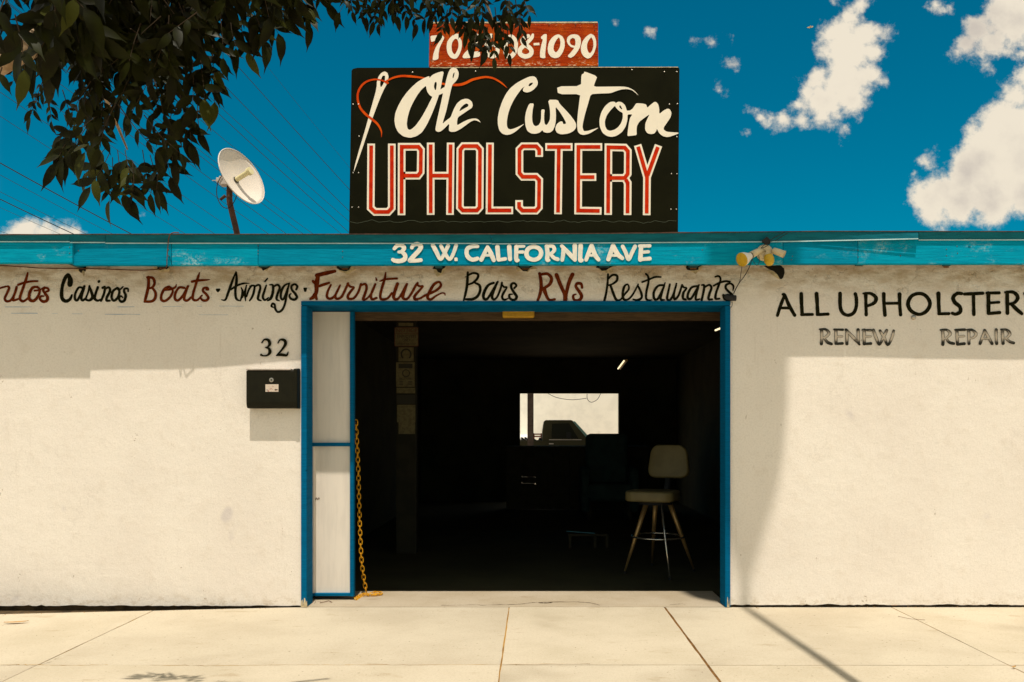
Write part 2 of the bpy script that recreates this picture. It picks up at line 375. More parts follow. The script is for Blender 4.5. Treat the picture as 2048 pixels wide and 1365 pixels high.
class Paint:
    """flat painted lettering on a vertical face; coordinates are measured on the photograph"""
    def __init__(s, ox, oy, sc, yfun, off=0.0015):
        s.ox, s.oy, s.sc, s.yf, s.off = ox, oy, sc, yfun, off; s.mb = MB(); s.k = 0
    def w(s, x, y, lift):
        px, py = s.ox + x / s.sc, s.oy + y / s.sc
        return P(px, py, s.yf(px, py) - s.off - lift)
    def strokes(s, txt, wmul=1.0, smooth=True, closed=False, jit=0.0, cap=True):
        for st in parse(txt):
            pts = catmull(st, closed) if smooth else st
            s.ribbon(pts, wmul, closed, jit, cap)
        return s
    def ribbon(s, pts, wmul, closed, jit, cap):
        n = len(pts); base = s.k * 0.00012; s.k += 1
        L, Rr = [], []
        for i in range(n):
            if closed: a, b = pts[i-1], pts[(i+1) % n]
            else: a, b = pts[max(i-1, 0)], pts[min(i+1, n-1)]
            dx, dy = b[0]-a[0], b[1]-a[1]; l = math.hypot(dx, dy) or 1; nx, ny = -dy/l, dx/l
            x, y = pts[i][0], pts[i][1]; h = max(pts[i][2], 2) * wmul / 2
            if jit: h *= 1 + jit * (mnoise.noise(Vector((x*0.05, y*0.05, s.k*3.3))))
            L.append((x+nx*h, y+ny*h)); Rr.append((x-nx*h, y-ny*h))
        vs, fs = [], []
        for i in range(n):
            lift = base + 0.00010 * i / n
            vs.append(s.w(*L[i], lift)); vs.append(s.w(*Rr[i], lift))
        for i in range(n - 1): fs.append((2*i, 2*i+1, 2*i+3, 2*i+2))
        if closed: fs.append((2*n-2, 2*n-1, 1, 0))
        s.mb.add(vs, fs)
        if cap and not closed:
            for i, sg in ((0, -1), (n-1, 1)):
                a, b = pts[max(i-1, 0)], pts[min(i+1, n-1)]
                ang = math.atan2(b[1]-a[1], b[0]-a[0]); x, y = pts[i][0], pts[i][1]; h = max(pts[i][2], 2)*wmul/2
                lift = base + (0.0 if i == 0 else 0.0001)
                arc = [s.w(x + math.cos(ang + sg*0 + (math.pi/2 - math.pi*q/6)*1 + (math.pi if i == 0 else 0))*h,
                           y + math.sin(ang + (math.pi/2 - math.pi*q/6) + (math.pi if i == 0 else 0))*h, lift) for q in range(7)]
                s.mb.add(arc, [tuple(range(7))])
    def mitre(s, txt, width, closed=False, lift=0.0):
        """hard-cornered poster letters: polyline of constant width with mitred corners and square ends"""
        for st in parse(txt):
            n = len(st); L, Rr = [], []; h = width/2; s.k += 1; base = s.k*0.00012 + lift
            pts = list(st)
            if not closed:
                for (i, j) in ((0, 1), (n-1, n-2)):
                    dx, dy = pts[i][0]-pts[j][0], pts[i][1]-pts[j][1]; l = math.hypot(dx, dy)
                    pts[i] = (pts[i][0], pts[i][1])
            for i in range(n):
                def nrm(a, b):
                    dx, dy = b[0]-a[0], b[1]-a[1]; l = math.hypot(dx, dy); return (-dy/l, dx/l)
                if closed: n1, n2 = nrm(pts[i-1], pts[i]), nrm(pts[i], pts[(i+1) % n])
                else:
                    n1 = nrm(pts[i-1], pts[i]) if i > 0 else nrm(pts[0], pts[1])
                    n2 = nrm(pts[i], pts[i+1]) if i < n-1 else n1
                mx, my = n1[0]+n2[0], n1[1]+n2[1]; l = math.hypot(mx, my); mx, my = mx/l, my/l
                c = max(mx*n1[0]+my*n1[1], 0.4); k = h/c
                L.append((pts[i][0]+mx*k, pts[i][1]+my*k)); Rr.append((pts[i][0]-mx*k, pts[i][1]-my*k))
            vs = []; fs = []
            for i in range(n): vs += [s.w(*L[i], base), s.w(*Rr[i], base)]
            for i in range(n-1): fs.append((2*i, 2*i+1, 2*i+3, 2*i+2))
            if closed: fs.append((2*n-2, 2*n-1, 1, 0))
            s.mb.add(vs, fs)
        return s
    def fill(s, outer, holes=(), smooth=1):
        def cut(p):
            for _ in range(smooth):
                q = []
                for i in range(len(p)):
                    a, b = p[i], p[(i+1) % len(p)]
                    q += [(a[0]*0.82+b[0]*0.18, a[1]*0.82+b[1]*0.18), (a[0]*0.18+b[0]*0.82, a[1]*0.18+b[1]*0.82)]
                p = q
            return p
        loops = [cut(parse(q)[0]) for q in (outer,) + tuple(holes)]
        tr = tessellate_polygon([[Vector((x, y, 0)) for x, y in lp] for lp in loops])
        flat = [p for lp in loops for p in lp]; base = s.k*0.00012; s.k += 1
        s.mb.add([s.w(x, y, base) for x, y in flat], [tuple(t) for t in tr]); return s
    def build(s, name, m, parent): return s.mb.build(name, m, parent)
def prismz(mb, poly, z0, z1):
    n = len(poly)
    tris = tessellate_polygon([[Vector((x, y, 0)) for x, y in poly]])
    vs = [(x, y, z0) for x, y in poly] + [(x, y, z1) for x, y in poly]
    fs = [tuple(t) for t in tris] + [tuple(i + n for i in reversed(t)) for t in tris]
    fs += [(i, (i + 1) % n, (i + 1) % n + n, i + n) for i in range(n)]
    return mb.add(vs, fs)

# ------------------------------------------------------------------ ground, road, sidewalk
tag(MB().add([(-600,-600,-0.14),(600,-600,-0.14),(600,600,-0.14),(-600,600,-0.14)], [(0,1,2,3)]).build('ground', M['yard']), kind='structure')
tag(MB().add([(-200,-16,-0.134),(200,-16,-0.134),(200,-3.46,-0.134),(-200,-3.46,-0.134)], [(0,1,2,3)]).build('road', M['pale_road']), kind='structure')
kerb = empty('kerb', (0, -3.3, 0), None, None, kind='structure')
for i in range(-8, 9):
    MB().box((i*2.4+0.004, -3.45, -0.3), (i*2.4+2.396, -3.29, 0.0)).build('kerb_stone', M['walk2'], kerb, bevel=0.012)
walk = empty('sidewalk', (0, 0, 0), None, None, kind='structure')
xs = [-12.4, -10.0, -7.55, -5.09, -2.63, -0.175, 0.92, 2.516, 4.95, 7.4, 9.85, 12.3]
def back_edge(x):
    if x < -1.64: return 0.0 - min(0.40, (-1.64 - x) * 0.118)
    return -0.002
for r_, (ya, yb) in enumerate(((-1.481, None), (-3.28, -1.489))):
    for i in range(len(xs) - 1):
        gl = 0.008 if xs[i] == 0.92 else (0.0045 if xs[i] == -0.175 else 0.003)
        gr = 0.008 if xs[i+1] == 0.92 else (0.0045 if xs[i+1] == -0.175 else 0.003)
        a, b = xs[i] + gl, xs[i+1] - gr; rnd = random.Random(i * 7 + r_)
        poly = []; N = 14
        if yb is None:
            for k in range(N + 1):
                x = b + (a - b) * k / N; poly.append((x, back_edge(x) - abs(rnd.gauss(0, 0.0016))))
        else:
            for k in range(N + 1):
                x = b + (a - b) * k / N; poly.append((x, yb + rnd.gauss(0, 0.0008)))
        for k in range(1, N): poly.append((a + rnd.gauss(0, 0.0012), poly[N][1] + (ya - poly[N][1]) * k / N))
        for k in range(N + 1): poly.append((a + (b - a) * k / N, ya + rnd.gauss(0, 0.0008)))
        for k in range(1, N): poly.append((b + rnd.gauss(0, 0.0012), ya + (poly[0][1] - ya) * k / N))
        mb = MB(); prismz(mb, poly, -0.11, rnd.uniform(-0.003, 0.0))
        mb.build('slab', M['walk'] if (i + r_) % 2 else M['walk2'], walk, bevel=0.002)
MB().box((-12.4, -3.285, -0.13), (12.3, 0.30, -0.03)).build('bedding', M['soil'], walk)
for x in xs[1:-1]:
    m_ = M['joint_c'] if x == 0.92 else M['joint']; h = 0.009 if x == 0.92 else 0.006
    MB().box((x-h, -3.28, -0.03), (x+h, back_edge(x) - 0.004, -0.0045 if x == 0.92 else -0.005)).build('joint_filler', m_, walk)
MB().box((-12.4, -1.49, -0.03), (12.3, -1.48, -0.006)).build('joint_filler', M['joint'], walk)

# ------------------------------------------------------------------ the shop building
shop = empty('upholstery_shop', (0, 0, 0), 'low white stucco workshop with blue-painted eave and a wide open dark doorway', 'building')
XL, XR = -9.0, 9.0; YB = 9.0; ZT = 2.50
DL, DR, DT = -1.637, 1.380, 2.152
def wall_grid(mb, x0, x1, z0, z1, ragged=True, seed=1):
    """front skin with a slightly broken bottom lip"""
    rnd = random.Random(seed); n = max(2, int((x1 - x0) / 0.03)); vs = []; fs = []
    zz = []
    for i in range(n + 1):
        x = x0 + (x1 - x0) * i / n
        zz.append(z0 + (max(0, mnoise.noise(Vector((x * 6, seed, 0)))) * 0.016 + max(0, mnoise.noise(Vector((x * 31, seed, 3)))) * 0.012 if ragged else 0))
    poly = [(x0 + (x1 - x0) * i / n, zz[i]) for i in range(n + 1)] + [(x1, z1), (x0, z1)]
    return mb.prism(poly, 0.0, 0.15)
wall = MB()
wall_grid(wall, XL, DL, 0.006, ZT, seed=1); 
wl = wall.build('wall', M['stucco'], shop)
wall = MB(); wall_grid(wall, DR, XR, 0.012, ZT, seed=2); wr = wall.build('wall', M['stucco'], shop)
wm = MB().box((DL, 0.0, DT), (DR, 0.15, ZT)).build('wall', M['stucco'], shop)
MB().box((XL, 0.035, -0.15), (DL - 0.002, 0.14, 0.03)).build('footing', M['soil'], shop)
MB().box((DR + 0.002, 0.035, -0.15), (XR, 0.14, 0.03)).build('footing', M['soil'], shop)
# inner shell
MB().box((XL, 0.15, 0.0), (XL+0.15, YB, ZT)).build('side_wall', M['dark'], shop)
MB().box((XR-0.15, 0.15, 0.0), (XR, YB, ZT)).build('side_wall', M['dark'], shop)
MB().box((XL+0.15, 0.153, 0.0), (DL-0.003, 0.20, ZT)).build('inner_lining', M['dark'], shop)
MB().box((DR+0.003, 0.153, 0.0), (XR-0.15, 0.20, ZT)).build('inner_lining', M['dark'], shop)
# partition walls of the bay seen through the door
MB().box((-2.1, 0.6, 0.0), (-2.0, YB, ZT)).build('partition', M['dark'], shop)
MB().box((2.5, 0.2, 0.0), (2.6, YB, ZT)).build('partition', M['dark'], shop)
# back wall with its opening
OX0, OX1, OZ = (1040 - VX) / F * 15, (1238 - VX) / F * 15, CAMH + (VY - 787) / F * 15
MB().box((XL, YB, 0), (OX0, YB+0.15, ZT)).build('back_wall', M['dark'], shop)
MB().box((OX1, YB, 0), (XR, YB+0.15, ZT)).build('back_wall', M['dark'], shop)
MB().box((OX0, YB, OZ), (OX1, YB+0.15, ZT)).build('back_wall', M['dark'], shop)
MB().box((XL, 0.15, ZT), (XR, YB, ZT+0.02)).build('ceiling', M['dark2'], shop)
# floor: concrete sill strip up to the shadow edge, then workshop floor with shade in its colour
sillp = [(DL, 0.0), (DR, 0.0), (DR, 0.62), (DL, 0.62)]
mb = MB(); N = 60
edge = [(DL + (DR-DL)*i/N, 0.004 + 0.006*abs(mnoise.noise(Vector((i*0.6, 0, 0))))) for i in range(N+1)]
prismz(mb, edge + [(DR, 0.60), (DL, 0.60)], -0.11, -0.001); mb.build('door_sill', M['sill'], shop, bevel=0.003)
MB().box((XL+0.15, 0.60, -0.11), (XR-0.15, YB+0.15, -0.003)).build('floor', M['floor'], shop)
# hairline cracks along the sill
def crack(pts, w, nm='crack', z=0.0006, parent=shop, m='soil'):
    mb = MB(); L = []
    rnd = random.Random(len(pts))
    for i, (px, py) in enumerate(pts):
        d = F * CAMH / (py - VY); L.append(((px - VX) / F * d, d - 6.0))
    seg = []
    for i in range(len(L)-1):
        for j in range(12):
            t = j/12; seg.append((L[i][0]+(L[i+1][0]-L[i][0])*t + rnd.gauss(0, .002), L[i][1]+(L[i+1][1]-L[i][1])*t + rnd.gauss(0, .003)))
    seg.append(L[-1]); vs = []; fs = []
    for i, (x, y) in enumerate(seg):
        h = w * rnd.uniform(0.2, 1.0)
        vs += [(x, y-h, z), (x, y+h, z)]
    for i in range(len(seg)-1): fs.append((2*i, 2*i+2, 2*i+3, 2*i+1))
    return mb.add(vs, fs).build(nm, M[m], parent)
crack([(960,1211),(1040,1209),(1062,1206),(1075,1205),(1150,1204),(1180,1206),(1200,1211)], 0.006)
crack([(1077,1206),(1095,1206.5),(1105,1205.5)], 0.012)
crack([(880,1211),(960,1210)], 0.004)
crack([(1340,1210),(1365,1208),(1372,1211)], 0.003)
crack([(628,1208),(634,1200),(641,1199)], 0.008); crack([(634,1204),(642,1203)], 0.006)

crack([(0,1330.5),(60,1330),(150,1331.5),(215,1330)], 0.004, parent=walk, m='joint')
crack([(300,1331),(420,1332),(600,1330),(700,1331)], 0.003, parent=walk, m='joint')
crack([(690,1330),(830,1330.5),(1000,1329.5),(1180,1328)], 0.003, parent=walk, m='joint')
crack([(120,1313),(100,1325),(70,1331),(30,1350)], 0.0035, parent=walk, m='soil')
# door frame
frame_y0 = -0.016
def worn_post(x0, x1, nm, zt):
    mb = MB()
    mb.box((x0, frame_y0, 0.0), (x1, 0.15, zt)); return mb.build(nm, M['jamb'], shop, bevel=0.003)
worn_post(DL, -1.597, 'door_jamb', 2.119); worn_post(1.343, 1.380, 'door_jamb', 2.119)
MB().box((DL, frame_y0, 2.122), (DR, 0.33, 2.152)).build('door_header', M['jamb'], shop, bevel=0.003)
# splintered bare wood at the feet of the jambs
for px0, px1, sd in ((607, 616, 1), (1453, 1458, 2), (603, 607, 3)):
    rnd = random.Random(sd); x0 = (px0-VX)/284; x1 = (px1-VX)/284
    pts = [(x0, 0.001)]
    for k in range(5): pts.append((x0 + (x1-x0)*(k+0.5)/5, rnd.uniform(0.02, 0.075)))
    pts.append((x1, 0.001))
    MB().prism(pts, -0.0185, -0.015).build('splintered_wood', M['crust'], shop)
MB().box((-2.0, 0.345, 2.065), (2.5, 0.40, 2.49)).build('lintel_beam', M['beam'], shop)
MB().box((-2.0, 0.21, 2.12), (DL-0.01, 0.60, 2.49)).build('inner_lining', M['dark'], shop)

# fixed leaf left of the opening
leaf_x0, leaf_x1 = -1.632, -1.325; ly = 0.26
door = empty('side_door_leaf', (leaf_x0, ly, 0), None, None); door.parent = shop
sc = F / (6 + ly)
def zpx(py, s=sc): return CAMH + (VY - py) / s
def xpx(px, s=sc): return (px - VX) / s
MB().box((leaf_x0, ly+0.012, zpx(886)), (xpx(700), ly+0.03, 2.115)).build('upper_panel', M['panel'], door)
MB().box((leaf_x0, ly+0.012, zpx(1187)), (xpx(700), ly+0.03, zpx(893))).build('lower_panel', M['panel'], door)
MB().box((leaf_x0, ly-0.012, zpx(893)), (xpx(700.3), ly+0.034, zpx(886))).build('middle_rail', M['jamb'], door, bevel=0.002)
MB().box((leaf_x0, ly-0.012, zpx(1192)), (xpx(700.3), ly+0.034, zpx(1186.5))).build('bottom_rail', M['jamb'], door, bevel=0.002)
MB().box((xpx(700.5), ly-0.014, zpx(1193)), (xpx(708), ly+0.04, 2.115)).build('stile', M['jamb'], door, bevel=0.002)
MB().box((leaf_x0, ly-0.004, zpx(1187)), (leaf_x0+0.016, ly+0.011, zpx(893.5))).build('bead', M['panel'], door)
mb = MB(); q = [(631,1000),(633,996),(636,999),(638,995),(639,998)]
mb.tube([P(a, b, ly+0.010) for a, b in q], 0.0022, 5); mb.build('latch_mark', M['rust'], door)
# floor-level dark shadow gap is simply open air under the leaf

# eave: boards, flashing, roof
def o_at(x):   # overhang of the board face, metres
    t = [(-9, .256), (-4.2, .257), (-3.1289, .259), (-3.1288, .237), (-2.4, .232), (-1.6, .216), (1.7, .206), (3.5, .2156), (9, .216)]
    for (a, b), (c, d) in zip(t, t[1:]):
        if a <= x <= c: return b + (d - b) * (x - a) / (c - a) + 0.0030 * mnoise.noise(Vector((x * 2.6, 3.3, 0)))
    return .22
def ob(px, py=0): return -o_at((px - VX) / 295.0)
cuts = [-1500, 145, 343, 516, 1037, 1396+170, 1716, 3600]
def fbot(px):
    t = [(-1500, 526), (145, 526), (145.1, 530.5), (343, 530.5), (700, 530), (1200, 529.5), (1560, 528), (2048, 528), (3600, 528)]
    for (a, b), (c, d) in zip(t, t[1:]):
        if a <= px <= c: return b + (d - b) * (px - a) / max(c - a, 1e-6)
def ftop(px):
    t = [(-1500, 470), (0, 470), (210, 469), (640, 469), (1000, 468.5), (1200, 467.5), (1460, 465), (1640, 463), (2048, 463.5), (3600, 463)]
    for (a, b), (c, d) in zip(t, t[1:]):
        if a <= px <= c: return b + (d - b) * (px - a) / (c - a)
def lipy(px):
    t = [(-1500, 484), (139, 484), (139.1, 485.5), (210, 485.5), (211, 487), (983, 487.5), (984, 488.5), (1200, 486.5), (1560, 484), (1837, 478), (1837.1, 480.5), (3600, 479)]
    for (a, b), (c, d) in zip(t, t[1:]):
        if a <= px <= c: return b + (d - b) * (px - a) / max(c - a, 1e-6)
for i in range(len(cuts) - 1):
    a, b = cuts[i] + 0.4, cuts[i+1] - 0.4; n = max(8, int((b - a) / 30)); vs = []; fs = []
    rnd = random.Random(i + 3); dy = rnd.uniform(-0.002, 0.002) if i > 1 else 0
    for k in range(n + 1):
        px = a + (b - a) * k / n; y = ob(px) + dy
        A = P(px, fbot(px), y); B = P(px, lipy(px) - 8, y)
        vs += [A, B, A + Vector((0, 0.05, 0)), B + Vector((0, 0.05, 0))]
    for k in range(n):
        c = 4*k; e = c + 4
        fs += [(c, e, e+1, c+1), (c+2, c+3, e+3, e+2), (c, c+2, e+2, e), (c+1, e+1, e+3, c+3)]
    fs += [(0, 1, 3, 2), (4*n, 4*n+2, 4*n+3, 4*n+1)]
    MB().add(vs, fs).build('fascia_board', M['fascia'] if i % 2 == 0 else M['fascia2'], shop, bevel=0.002)
def flash(a, b, ext=None, nm='metal_flashing'):
    n = max(3, int((b - a) / 40)); vs = []; fs = []; vl = []; fl = []
    for k in range(n + 1):
        px = a + (b - a) * k / n; y = ob(px); w = 0.0012 * mnoise.noise(Vector((px * 0.02, 0, 0)))
        lk = 0.0 if ext is None else ext * max(0.0, (px - 1560) / 277.0)
        T = P(px, ftop(px), y - 0.0245 + w); Bm = P(px, lipy(px) - 1.3, y - 0.0020 - lk); L1 = P(px, lipy(px) - 1.2, y - 0.0062 - lk*1.08); L2 = P(px, lipy(px) + 0.9, y - 0.0066 - lk*1.08)
        vs += [T + Vector((0, 0.03, 0.002)), T, Bm, Bm + Vector((0, 0.0012, 0)), T + Vector((0, 0.03, -0.001))]
        vl += [L1 + Vector((0, 0.0042, 0)), L1, L2, L2 + Vector((0, 0.001, 0)), L1 + Vector((0, 0.0042, -0.002))]
    for k in range(n):
        for q in range(5):
            w_ = (q + 1) % 5; fs.append((5*k+q, 5*k+w_, 5*k+5+w_, 5*k+5+q)); 
    fl = list(fs)
    for F_ in (fs, fl): F_ += [(4,3,2,1,0), tuple(5*n+q for q in range(5))]
    o = MB().add(vs, fs).build(nm, M['flash'], shop)
    MB().add(vl, fl).build('flashing_lip', M['lip'], o)
flash(-1500, 139); flash(139.6, 210); flash(211, 983); flash(984, 1836.6, 0.030); flash(1837.4, 3600)
# roofing felt lip and deck
mb = MB(); vs = []; fs = []; n = 120
for k in range(n + 1):
    px = -1500 + 5100 * k / n; y = ob(px) - 0.030
    T = P(px, ftop(px) - 1.0 - 1.2 * abs(mnoise.noise(Vector((px * 0.013, 5, 0)))), y); Bt = P(px, ftop(px) + 0.4, y)
    vs += [T, Bt, T + Vector((0, 0.06, 0.0)), Bt + Vector((0, 0.06, 0.0))]
for k in range(n):
    c = 4*k; e = c+4; fs += [(c, e, e+1, c+1), (c, c+2, e+2, e), (c+1, e+1, e+3, c+3), (c+2, c+3, e+3, e+2)]
MB().add(vs, fs).build('roofing_felt_edge', M['felt'], shop)
fr_ = []
for k in range(1276):
    px = -1500 + 4 * k; q = P(px, 470, ob(px) + 0.030); fr_.append((q.x, q.y))
rb_ = MB(); prismz(rb_, fr_ + [(XR+0.3, YB+0.3), (XL-0.3, YB+0.3)], 2.525, 2.560); rb_.build('roof', M['roof'], shop)
MB().box((XL-0.3, -0.150, ZT+0.003), (XR+0.3, 0.149, 2.522)).build('soffit', M['rafter'], shop)
# rafter tails poking through the render, each in a broken pocket
for i, (px, w, h) in enumerate([(165,7,9),(325,12,6),(530,12,6),(690,14,8),(879,11,9),(1050,15,7),(1208,16,7),(1385,14,7),(1716,12,3),(1890,12,3)]):
    rnd = random.Random(i + 40); n = 14
    pc = P(px, 532, -0.003); yb = 531.5; h = h*1.25 if h > 4 else h
    def ragged(sx, sy, j):
        pts = []
        for k in range(n):
            t = 2*math.pi*k/n; r = 1 + rnd.uniform(-j, j)
            pts.append(((px - VX)/284 + math.cos(t)*sx*r/284, CAMH + (VY - yb)/284 + math.sin(t)*sy*r/284))
        return pts
    if h > 4:
        MB().prism(ragged(w*1.5, h*1.5, .35), -0.005, 0.01).build('broken_render', M['crust'], shop)
        MB().prism(ragged(w*1.12, h*1.15, .25), -0.007, 0.01).build('render_hole', M['hole'], shop)
    x0 = (px - w*0.6 - VX)/284; x1 = (px + w*0.6 - VX)/284; z0 = CAMH + (VY - yb - h*0.55)/284
    MB().box((x0, -0.17, z0), (x1, -0.008, 2.495)).build('rafter_tail', M['rafter'], shop)
    if i % 2: MB().box((x0+0.01, -0.014, z0-0.012), (x1-0.005, -0.009, z0-0.002)).build('brick_chip', M['brick'], shop)
# the torn hole beside the floodlight
hole = [(1528,533),(1560,531),(1568,538),(1569,546),(1566,556),(1563,559),(1558,558),(1555,550),(1548,543),(1538,539)]
MB().prism([((a-VX)/284, CAMH+(VY-b)/284) for a, b in hole], -0.004, 0.01).build('render_hole', M['hole'], shop)
MB().prism([((a-VX)/284, CAMH+(VY-b)/284) for a, b in [(1536,541),(1548,544),(1555,551),(1560,560),(1553,556),(1542,548),(1534,543)]], -0.006, 0.01).build('broken_render', M['crust'], shop)

def nails(lst, y_fun, r, name, m, parent, lift=0.002):
    vs = [(0, -0.0015, 0)] + [(math.cos(k*math.pi/4), 0, math.sin(k*math.pi/4)) for k in range(8)]
    me = mesh(name, [(x*r, y, z*r) for x, y, z in vs], [(0, k+1, (k+1) % 8 + 1) for k in range(8)]); me.materials.append(m)
    for px, py in lst:
        link(name, me, None, parent, P(px, py, y_fun(px, py) - lift))
nails([(157,502),(139,495),(139,507),(337,500),(337,512),(516,492),(516,502),(516,508),(685,503),(685,515),(1585,513),(1583,520),(1716,501),(1716,515),(1801,512),(1893,499),(1893,512),(1915,507),(1914,493),(1058,489),(1405,500)], ob, 0.0035, 'nail', M['rust'], shop)

# roof-edge cable hanging over the eave and along the wall
cab = MB(); cp = [P(358,466,-0.3), P(346,466,-0.31), P(339,472,-0.31), P(336,490,-0.26), P(334,520,-0.26), P(333,533,-0.20), P(325,538,-0.02), P(280,541,-0.012), P(190,538,-0.012), P(90,537,-0.012), P(40,534,-0.012), P(-60,530,-0.012), P(-400,529,-0.012)]
cab.tube([Vector(q) for q in catmull([tuple(c) for c in cp], sub=5)], 0.0034, 6); tag(cab.build('cable', M['rust'], smooth=True), 'dark cable looped over the blue eave and running left along the wall top', 'cable')

# ------------------------------------------------------------------ lettering on the wall and eave
wy = lambda px, py: 0.0
def word(nm, ox, oy, sc, txt, m, parent, yf=wy, jit=0.12, wm_=1.0, extra=None, off=0.0022, splits=()):
    if splits:
        nms = nm.split('|'); bins = [[] for _ in nms]
        for st in txt.split(';'):
            x = min(float(q.split(',')[0]) for q in st.split()); bins[sum(x > s_ for s_ in splits)].append(st)
        for n_, b_ in zip(nms, bins): word(n_, ox, oy, sc, ';'.join(b_), m, parent, yf, jit, wm_, None, off)
        for e in (extra or ()): Paint(ox, oy, sc, yf, off).fill(e, smooth=1).build('painted_dot', M[m], parent)
        return
    p = Paint(ox, oy, sc, yf, off); p.strokes(txt, wm_, jit=jit)
    for e in (extra or ()):
        Paint(ox, oy, sc, yf, off).fill(e, smooth=1).build('painted_dot', M[m], parent)
    o = p.build('painted_word', M[m], parent); o['label'] = nm; return o
word('brown brushed word Autos cut off at its first letter', 0, 530, 8, "-420,560,30 -300,300,40 -230,140,46;-225,150,46 -210,350,46 -170,560,40;-300,400,30 -160,430,30 0,375,32 95,348,32;120,345,34 145,370,40 110,460,42 75,540,42 110,585,40 180,560,40 240,450,40 265,355,42;265,355,40 215,520,40 215,570,40 300,545,30;443,130,30 420,220,45 380,340,45 330,480,45 320,550,45 370,585,40 440,540,35 480,490,30;290,320,40 400,285,38 500,265,36 600,262,30;600,352,34 520,370,48 470,460,50 470,550,50 530,580,50 590,530,45 632,440,40 622,375,35 560,355,32;550,415,30 640,400,30 710,352,18;740,430,30 775,415,36 765,380,38 715,370,40 690,410,40 720,460,45 760,520,50 745,575,50 690,590,45 640,550,40 655,505,35 700,503,26", 'txtbrn', wl)
word('black brushed word Casinos', 0, 530, 8, "1118,315,85 1125,240,80 1095,165,56 1050,200,60 1005,310,56 985,440,58 995,540,62 1050,582,56 1115,555,50 1150,485,34;1330,375,38 1260,365,38 1205,460,40 1200,550,42 1240,565,38 1300,450,40 1350,345,42;1340,380,45 1300,520,45 1320,570,40 1370,540,35;1370,540,32 1410,440,30 1430,340,34;1430,350,34 1460,430,45 1480,520,50 1430,570,42 1380,560,36;1565,360,42 1530,460,42 1515,540,45 1560,575,40 1605,555,25;1580,272,44 1585,264,44;1640,370,40 1680,360,42 1660,470,40 1615,578,36;1680,390,30 1740,362,38 1760,420,45 1710,520,45 1705,570,42 1755,575,36;1880,370,38 1810,420,42 1785,520,42 1820,575,42 1880,530,42 1910,440,40 1895,380,38;1860,380,20 1910,400,30 1968,352,25;2050,425,30 2045,385,34 1995,385,36 1985,430,38 2010,490,45 1990,570,45 1940,590,42 1905,550,35 1930,500,30 1965,525,22", 'txtblk', wl)
word('brown brushed word Boats', 256, 530, 8, "330,200,50 325,350,50 290,500,50 268,590,42;310,203,44 395,212,46 425,290,46 390,360,42 330,378,34;390,370,40 440,450,45 430,540,50 375,585,45 268,590,36;660,350,38 590,380,44 535,480,44 535,560,44 590,580,42 670,520,42 715,430,36 690,370,32 640,350,34;590,400,40 680,392,40 755,360,34 773,315,16;900,370,42 820,365,40 760,450,42 750,540,44 800,570,42 880,490,40 960,345,42;955,350,42 910,480,42 900,555,44 950,572,40 1010,520,36;1145,125,18 1120,200,45 1080,330,42 1040,470,42 1040,552,42 1100,568,38 1150,528,28;1025,270,44 1120,252,42 1230,245,34 1310,238,12;1250,400,30 1285,400,30 1270,370,36 1210,375,38 1200,420,40 1250,470,42 1285,530,45 1250,570,42 1190,565,38 1160,520,32 1185,490,24", 'txtbrn', wl)
word('black brushed word Awnings between two dots', 430, 530, 8, "103,560,16 165,560,34 210,450,42 270,280,42 335,110,18;340,120,26 345,250,46 325,420,40 340,540,40 390,575,22;255,395,34 350,335,34 450,300,32 548,298,12;418,365,18 440,420,38 430,500,36 405,575,24;505,330,22 480,420,34 440,520,26;500,335,22 480,460,40 490,578,16;590,330,30 540,400,34 505,510,26;560,345,30 625,335,34 628,400,38 600,500,38 555,575,28;640,345,34 700,322,34 725,365,38 700,470,42 688,550,40 738,575,22;820,330,26 790,420,38 765,510,40 795,565,34 855,528,22;838,222,26 800,266,28;868,322,16 925,330,38 925,440,46 890,540,46 838,575,22;940,350,30 1000,320,36 1035,370,40 1000,470,42 985,550,40 1028,576,20;1195,292,16 1110,335,36 1060,430,40 1055,530,38 1095,550,34 1150,420,36 1188,300,26;1180,330,28 1145,480,40 1120,620,38 1075,720,38 1010,757,36 965,710,36 955,640,34 920,622,34 903,662,34 932,682,20;1300,395,36 1315,345,36 1275,312,36 1225,340,38 1230,400,38 1280,460,42 1310,520,42 1270,558,40 1210,540,38 1190,490,32 1215,462,20", 'txtblk', wl, extra=["12,380 85,380 86,405 48,448 15,415", "1408,365 1477,365 1462,432 1430,437"])
word('red-brown brushed word Furniture', 610, 530, 7.062, "185,155,56 165,260,72 160,380,56 125,450,60 75,482,36;140,430,70 165,485,34;165,150,56 300,118,58 422,92,44;112,232,40 150,270,40;200,302,38 270,278,42 340,255,34;365,285,28 320,380,36 310,450,38 350,480,38 410,450,36 460,370,32 495,290,26;490,300,28 430,430,36 445,480,36 510,458,36 560,370,36 608,262,34;600,270,34 640,310,32 690,320,30 650,370,38 605,440,40 620,480,38 690,470,34 750,390,36 790,272,34;790,292,30 850,272,38 870,330,38 840,430,40 820,490,38 870,480,28 940,400,32 993,275,32;985,290,32 930,430,36 950,487,36 1010,468,32;1000,182,14 1010,215,32;1140,108,18 1125,200,38 1085,330,38 1062,450,38 1095,490,38 1170,470,34 1225,400,30;1058,232,20 1150,205,32 1300,194,32;1305,270,48 1270,370,50 1250,450,46 1280,490,38 1335,458,32 1400,340,32 1440,272,34;1435,280,38 1390,410,42 1385,470,42 1440,483,34 1500,410,36 1560,300,36 1590,258,34;1585,280,34 1620,305,32 1665,303,28 1610,370,34 1550,440,40 1555,487,40 1630,472,30 1700,430,34 1780,400,36 1870,350,38 1920,290,36 1890,243,34 1820,280,42 1760,380,44 1730,460,42 1775,490,38 1850,440,28 1930,400,22 1972,405,20 1978,432,12", 'txtbrn', wm)
